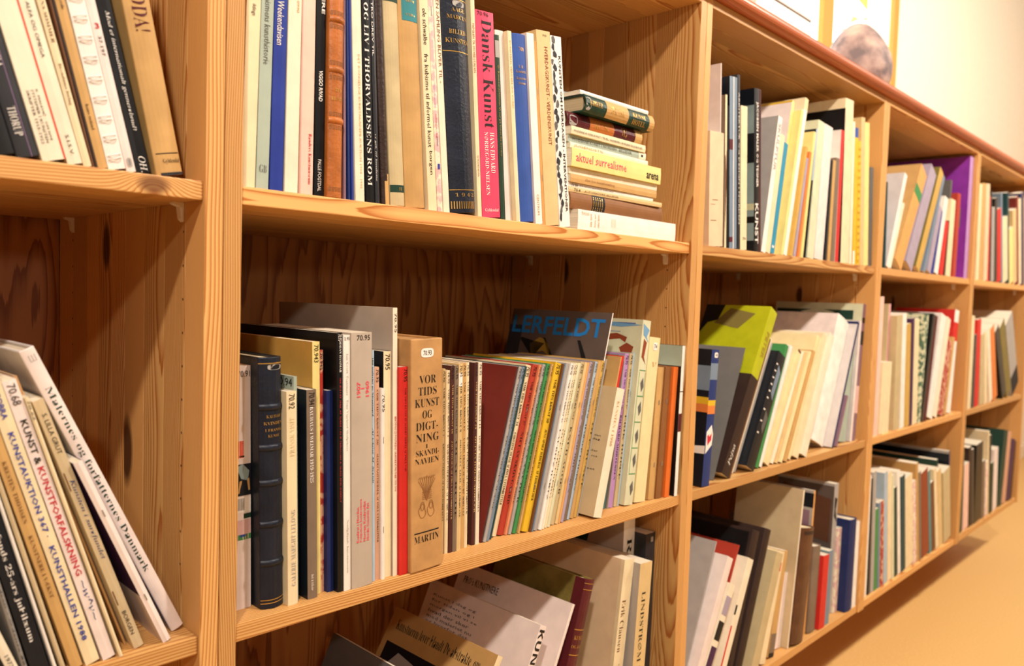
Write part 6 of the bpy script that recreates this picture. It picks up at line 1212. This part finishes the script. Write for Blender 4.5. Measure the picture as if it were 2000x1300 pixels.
# the stack lying flat on the upper shelf of the second bay
PLACE2='upper shelf of the second bay'
def lying(x,y,z,L,D,t,kind,col,desc,ex=(),rz=0,page=None,face=None):
    """a book on its side: spine to the room, head to the left"""
    spec=(0,0,0,t,D,L,0,kind,col,face,page,desc,desc,list(ex))
    o=make_book(spec,PLACE2,uniq(clip(desc+', in the flat stack')))
    # local z (head) -> -X world, local x (thickness) -> +Z world ; y stays
    o.rotation_euler=(0,0,0)
    M=Matrix(((0,0,-1,0),(0,1,0,0),(1,0,0,0),(0,0,0,1)))
    o.matrix_world=Matrix.Translation((x+L,y,z))@Matrix.Rotation(rz,4,'Z')@M
    o['group']='books stacked flat on the upper shelf'
    return o
STACK=[
(0.575, 0.265, 0.03, 0.19, 0.01, 'pb', 'white', 'thick white book at the bottom', [('T', 'KUNST', 's', (0.75, 0.9, 0.03, 0.1), 'h', 'tan'), ('T', 'aaa ooo', 's', (0.2, 0.85, 0.11, 0.125), 'h', 'tan'), ('T', 'bnm aei', 's', (0.2, 0.85, 0.14500000000000002, 0.16), 'h', 'tan'), ('T', 'oeu nmn', 's', (0.2, 0.85, 0.18, 0.195), 'h', 'tan'), ('R', (0.3, 0.75, 0.31, 0.313), 'tanl'), ('R', (0.3, 0.75, 0.322, 0.325), 'tanl'), ('R', (0.3, 0.75, 0.334, 0.337), 'tanl'), ('R', (0.3, 0.75, 0.346, 0.349), 'tanl')], 0),
(0.566, 0.248, 0.025, 0.18, 0.02, 'hb', 'brownm', 'brown cloth book with a black and gold band', [('R', (0, 1, 0.21, 0.34), 'black'), ('R', (0.1, 0.9, 0.22, 0.227), 'gold'), ('R', (0.1, 0.9, 0.242, 0.249), 'gold'), ('R', (0.1, 0.9, 0.264, 0.271), 'gold'), ('R', (0.1, 0.9, 0.28600000000000003, 0.29300000000000004), 'gold'), ('R', (0.1, 0.9, 0.308, 0.315), 'gold')], 0.01),
(0.564, 0.243, 0.0075, 0.17, 0.018, 'pb', 'tanl', 'thin worn tan booklet above the brown book', [('T', '70.4', 's', (0.2, 0.8, 0.05, 0.11), 'd', '#1a1614'), ('T', 'AUTOMATISKE BILLEDER', 's', (0.3, 0.7, 0.15, 0.5), 'd', 'brown')], -0.012),
(0.564, 0.222, 0.006, 0.16, 0.022, 'pb', 'white', 'thin white booklet marked 70', [('T', '70 84', 's', (0.2, 0.8, 0.03, 0.1), 'd', '#1a1614'), ('T', '70 avantgarden billeder', 's', (0.3, 0.7, 0.12, 0.5), 'd', 'greyd')], 0.0),
(0.564, 0.229, 0.012, 0.16, 0.02, 'pb', 'tan', 'tan paperback with small brown lettering', [('T', 'Den lyse kunstfortælling', 'i', (0.3, 0.7, 0.15, 0.48), 'd', 'brownm')], 0.008),
(0.564, 0.229, 0.01, 0.16, 0.02, 'pb', 'paper', 'plain cream paperback under the thick orange-lettered one', [('T', 'Den moderne kunsts historie', 's', (0.35, 0.65, 0.2, 0.7), 'd', 'tanl')], -0.006),
(0.562, 0.234, 0.027, 0.17, 0.015, 'pb', 'yellowp', 'thick yellow-cream paperback with pink title on surrealism', [('T', 'aktuel surrealisme', 's', (0.3, 0.78, 0.04, 0.58), 'd', 'pink'), ('T', 'arena', 'S', (0.2, 0.55, 0.82, 0.97), 'd', '#1a1614')], 0),
(0.562, 0.202, 0.008, 0.15, 0.02, 'pb', 'paper', 'thin cream paperback with gold capitals', [('T', 'JUGENDSTIL', 's', (0.2, 0.75, 0.04, 0.4), 'd', 'ochre')], 0.005),
(0.56, 0.197, 0.011, 0.15, 0.02, 'pb', 'greengrey', 'grey-green booklet with a dark spine line', [('T', 'MODERNE KUNST I NORDEN · BILLEDER', 's', (0.3, 0.7, 0.05, 0.8), 'd', 'greyd'), ('R', (0, 1, 0.9, 1), 'paper'), ('R', (0.3, 0.7, 0.93, 0.96), 'black')], -0.01),
(0.56, 0.193, 0.0115, 0.15, 0.018, 'pb', 'cream', 'cream paperback with small black capitals', [('T', 'MODERNE RUSSISK KUNST / TRUELS ANDERSEN / BORGENS BILLIGBØGER', 's', (0.3, 0.6, 0.03, 0.95), 'd', 'greyd')], 0.01),
(0.562, 0.186, 0.0235, 0.15, 0.022, 'lb', 'maroon', 'maroon leather book with a tan label', [('R', (0, 1, 0.28, 0.6), 'leather'), ('R', (0, 1, 0.9, 1), 'tan'), ('O', (0.15, 0.8, 0.02, 0.12), 'greyp'), ('T', 'KUNST', 'b', (0.3, 0.7, 0.34, 0.54), 'd', 'gold'), ('T', 'VEJ', 'b', (0.2, 0.8, 0.7, 0.78), 'd', 'gold')], -0.02),
(0.583, 0.184, 0.026, 0.15, 0.012, 'lb', 'green_k', 'green leather book with a tan label', [('R', (0, 1, 0.28, 0.6), 'tan'), ('R', (0, 1, 0.92, 1), 'tan'), ('O', (0.1, 0.85, 0.0, 0.07), 'greyp'), ('T', 'KIRKER', 'b', (0.4, 0.7, 0.05, 0.22), 'd', 'gold'), ('T', 'DANSK', 'b', (0.3, 0.75, 0.34, 0.54), 'd', 'gold'), ('T', 'HOTEL', 'b', (0.1, 0.4, 0.66, 0.86), 'd', 'gold'), ('T', 'KUNST', 'b', (0.5, 0.8, 0.66, 0.86), 'd', 'gold')], 0.02),
(0.58, 0.174, 0.006, 0.14, 0.016, 'pb', 'white', 'thin white booklet near the top', [], -0.015),
(0.565, 0.168, 0.006, 0.13, 0.06, 'pb', 'charcoal', 'thin black booklet on top', [], 0.0)]
z=ZB[1]+.0003
for s_ in STACK:
    (xl_,L_,t_,D_,y_,kind,col,desc,ex,rz)=s_
    lying(xl_,y_,z,L_,D_,t_,kind,col,desc,ex,rz,page='beige' if kind=='lb' else None); z+=t_+.0004
bpy.context.view_layer.update()
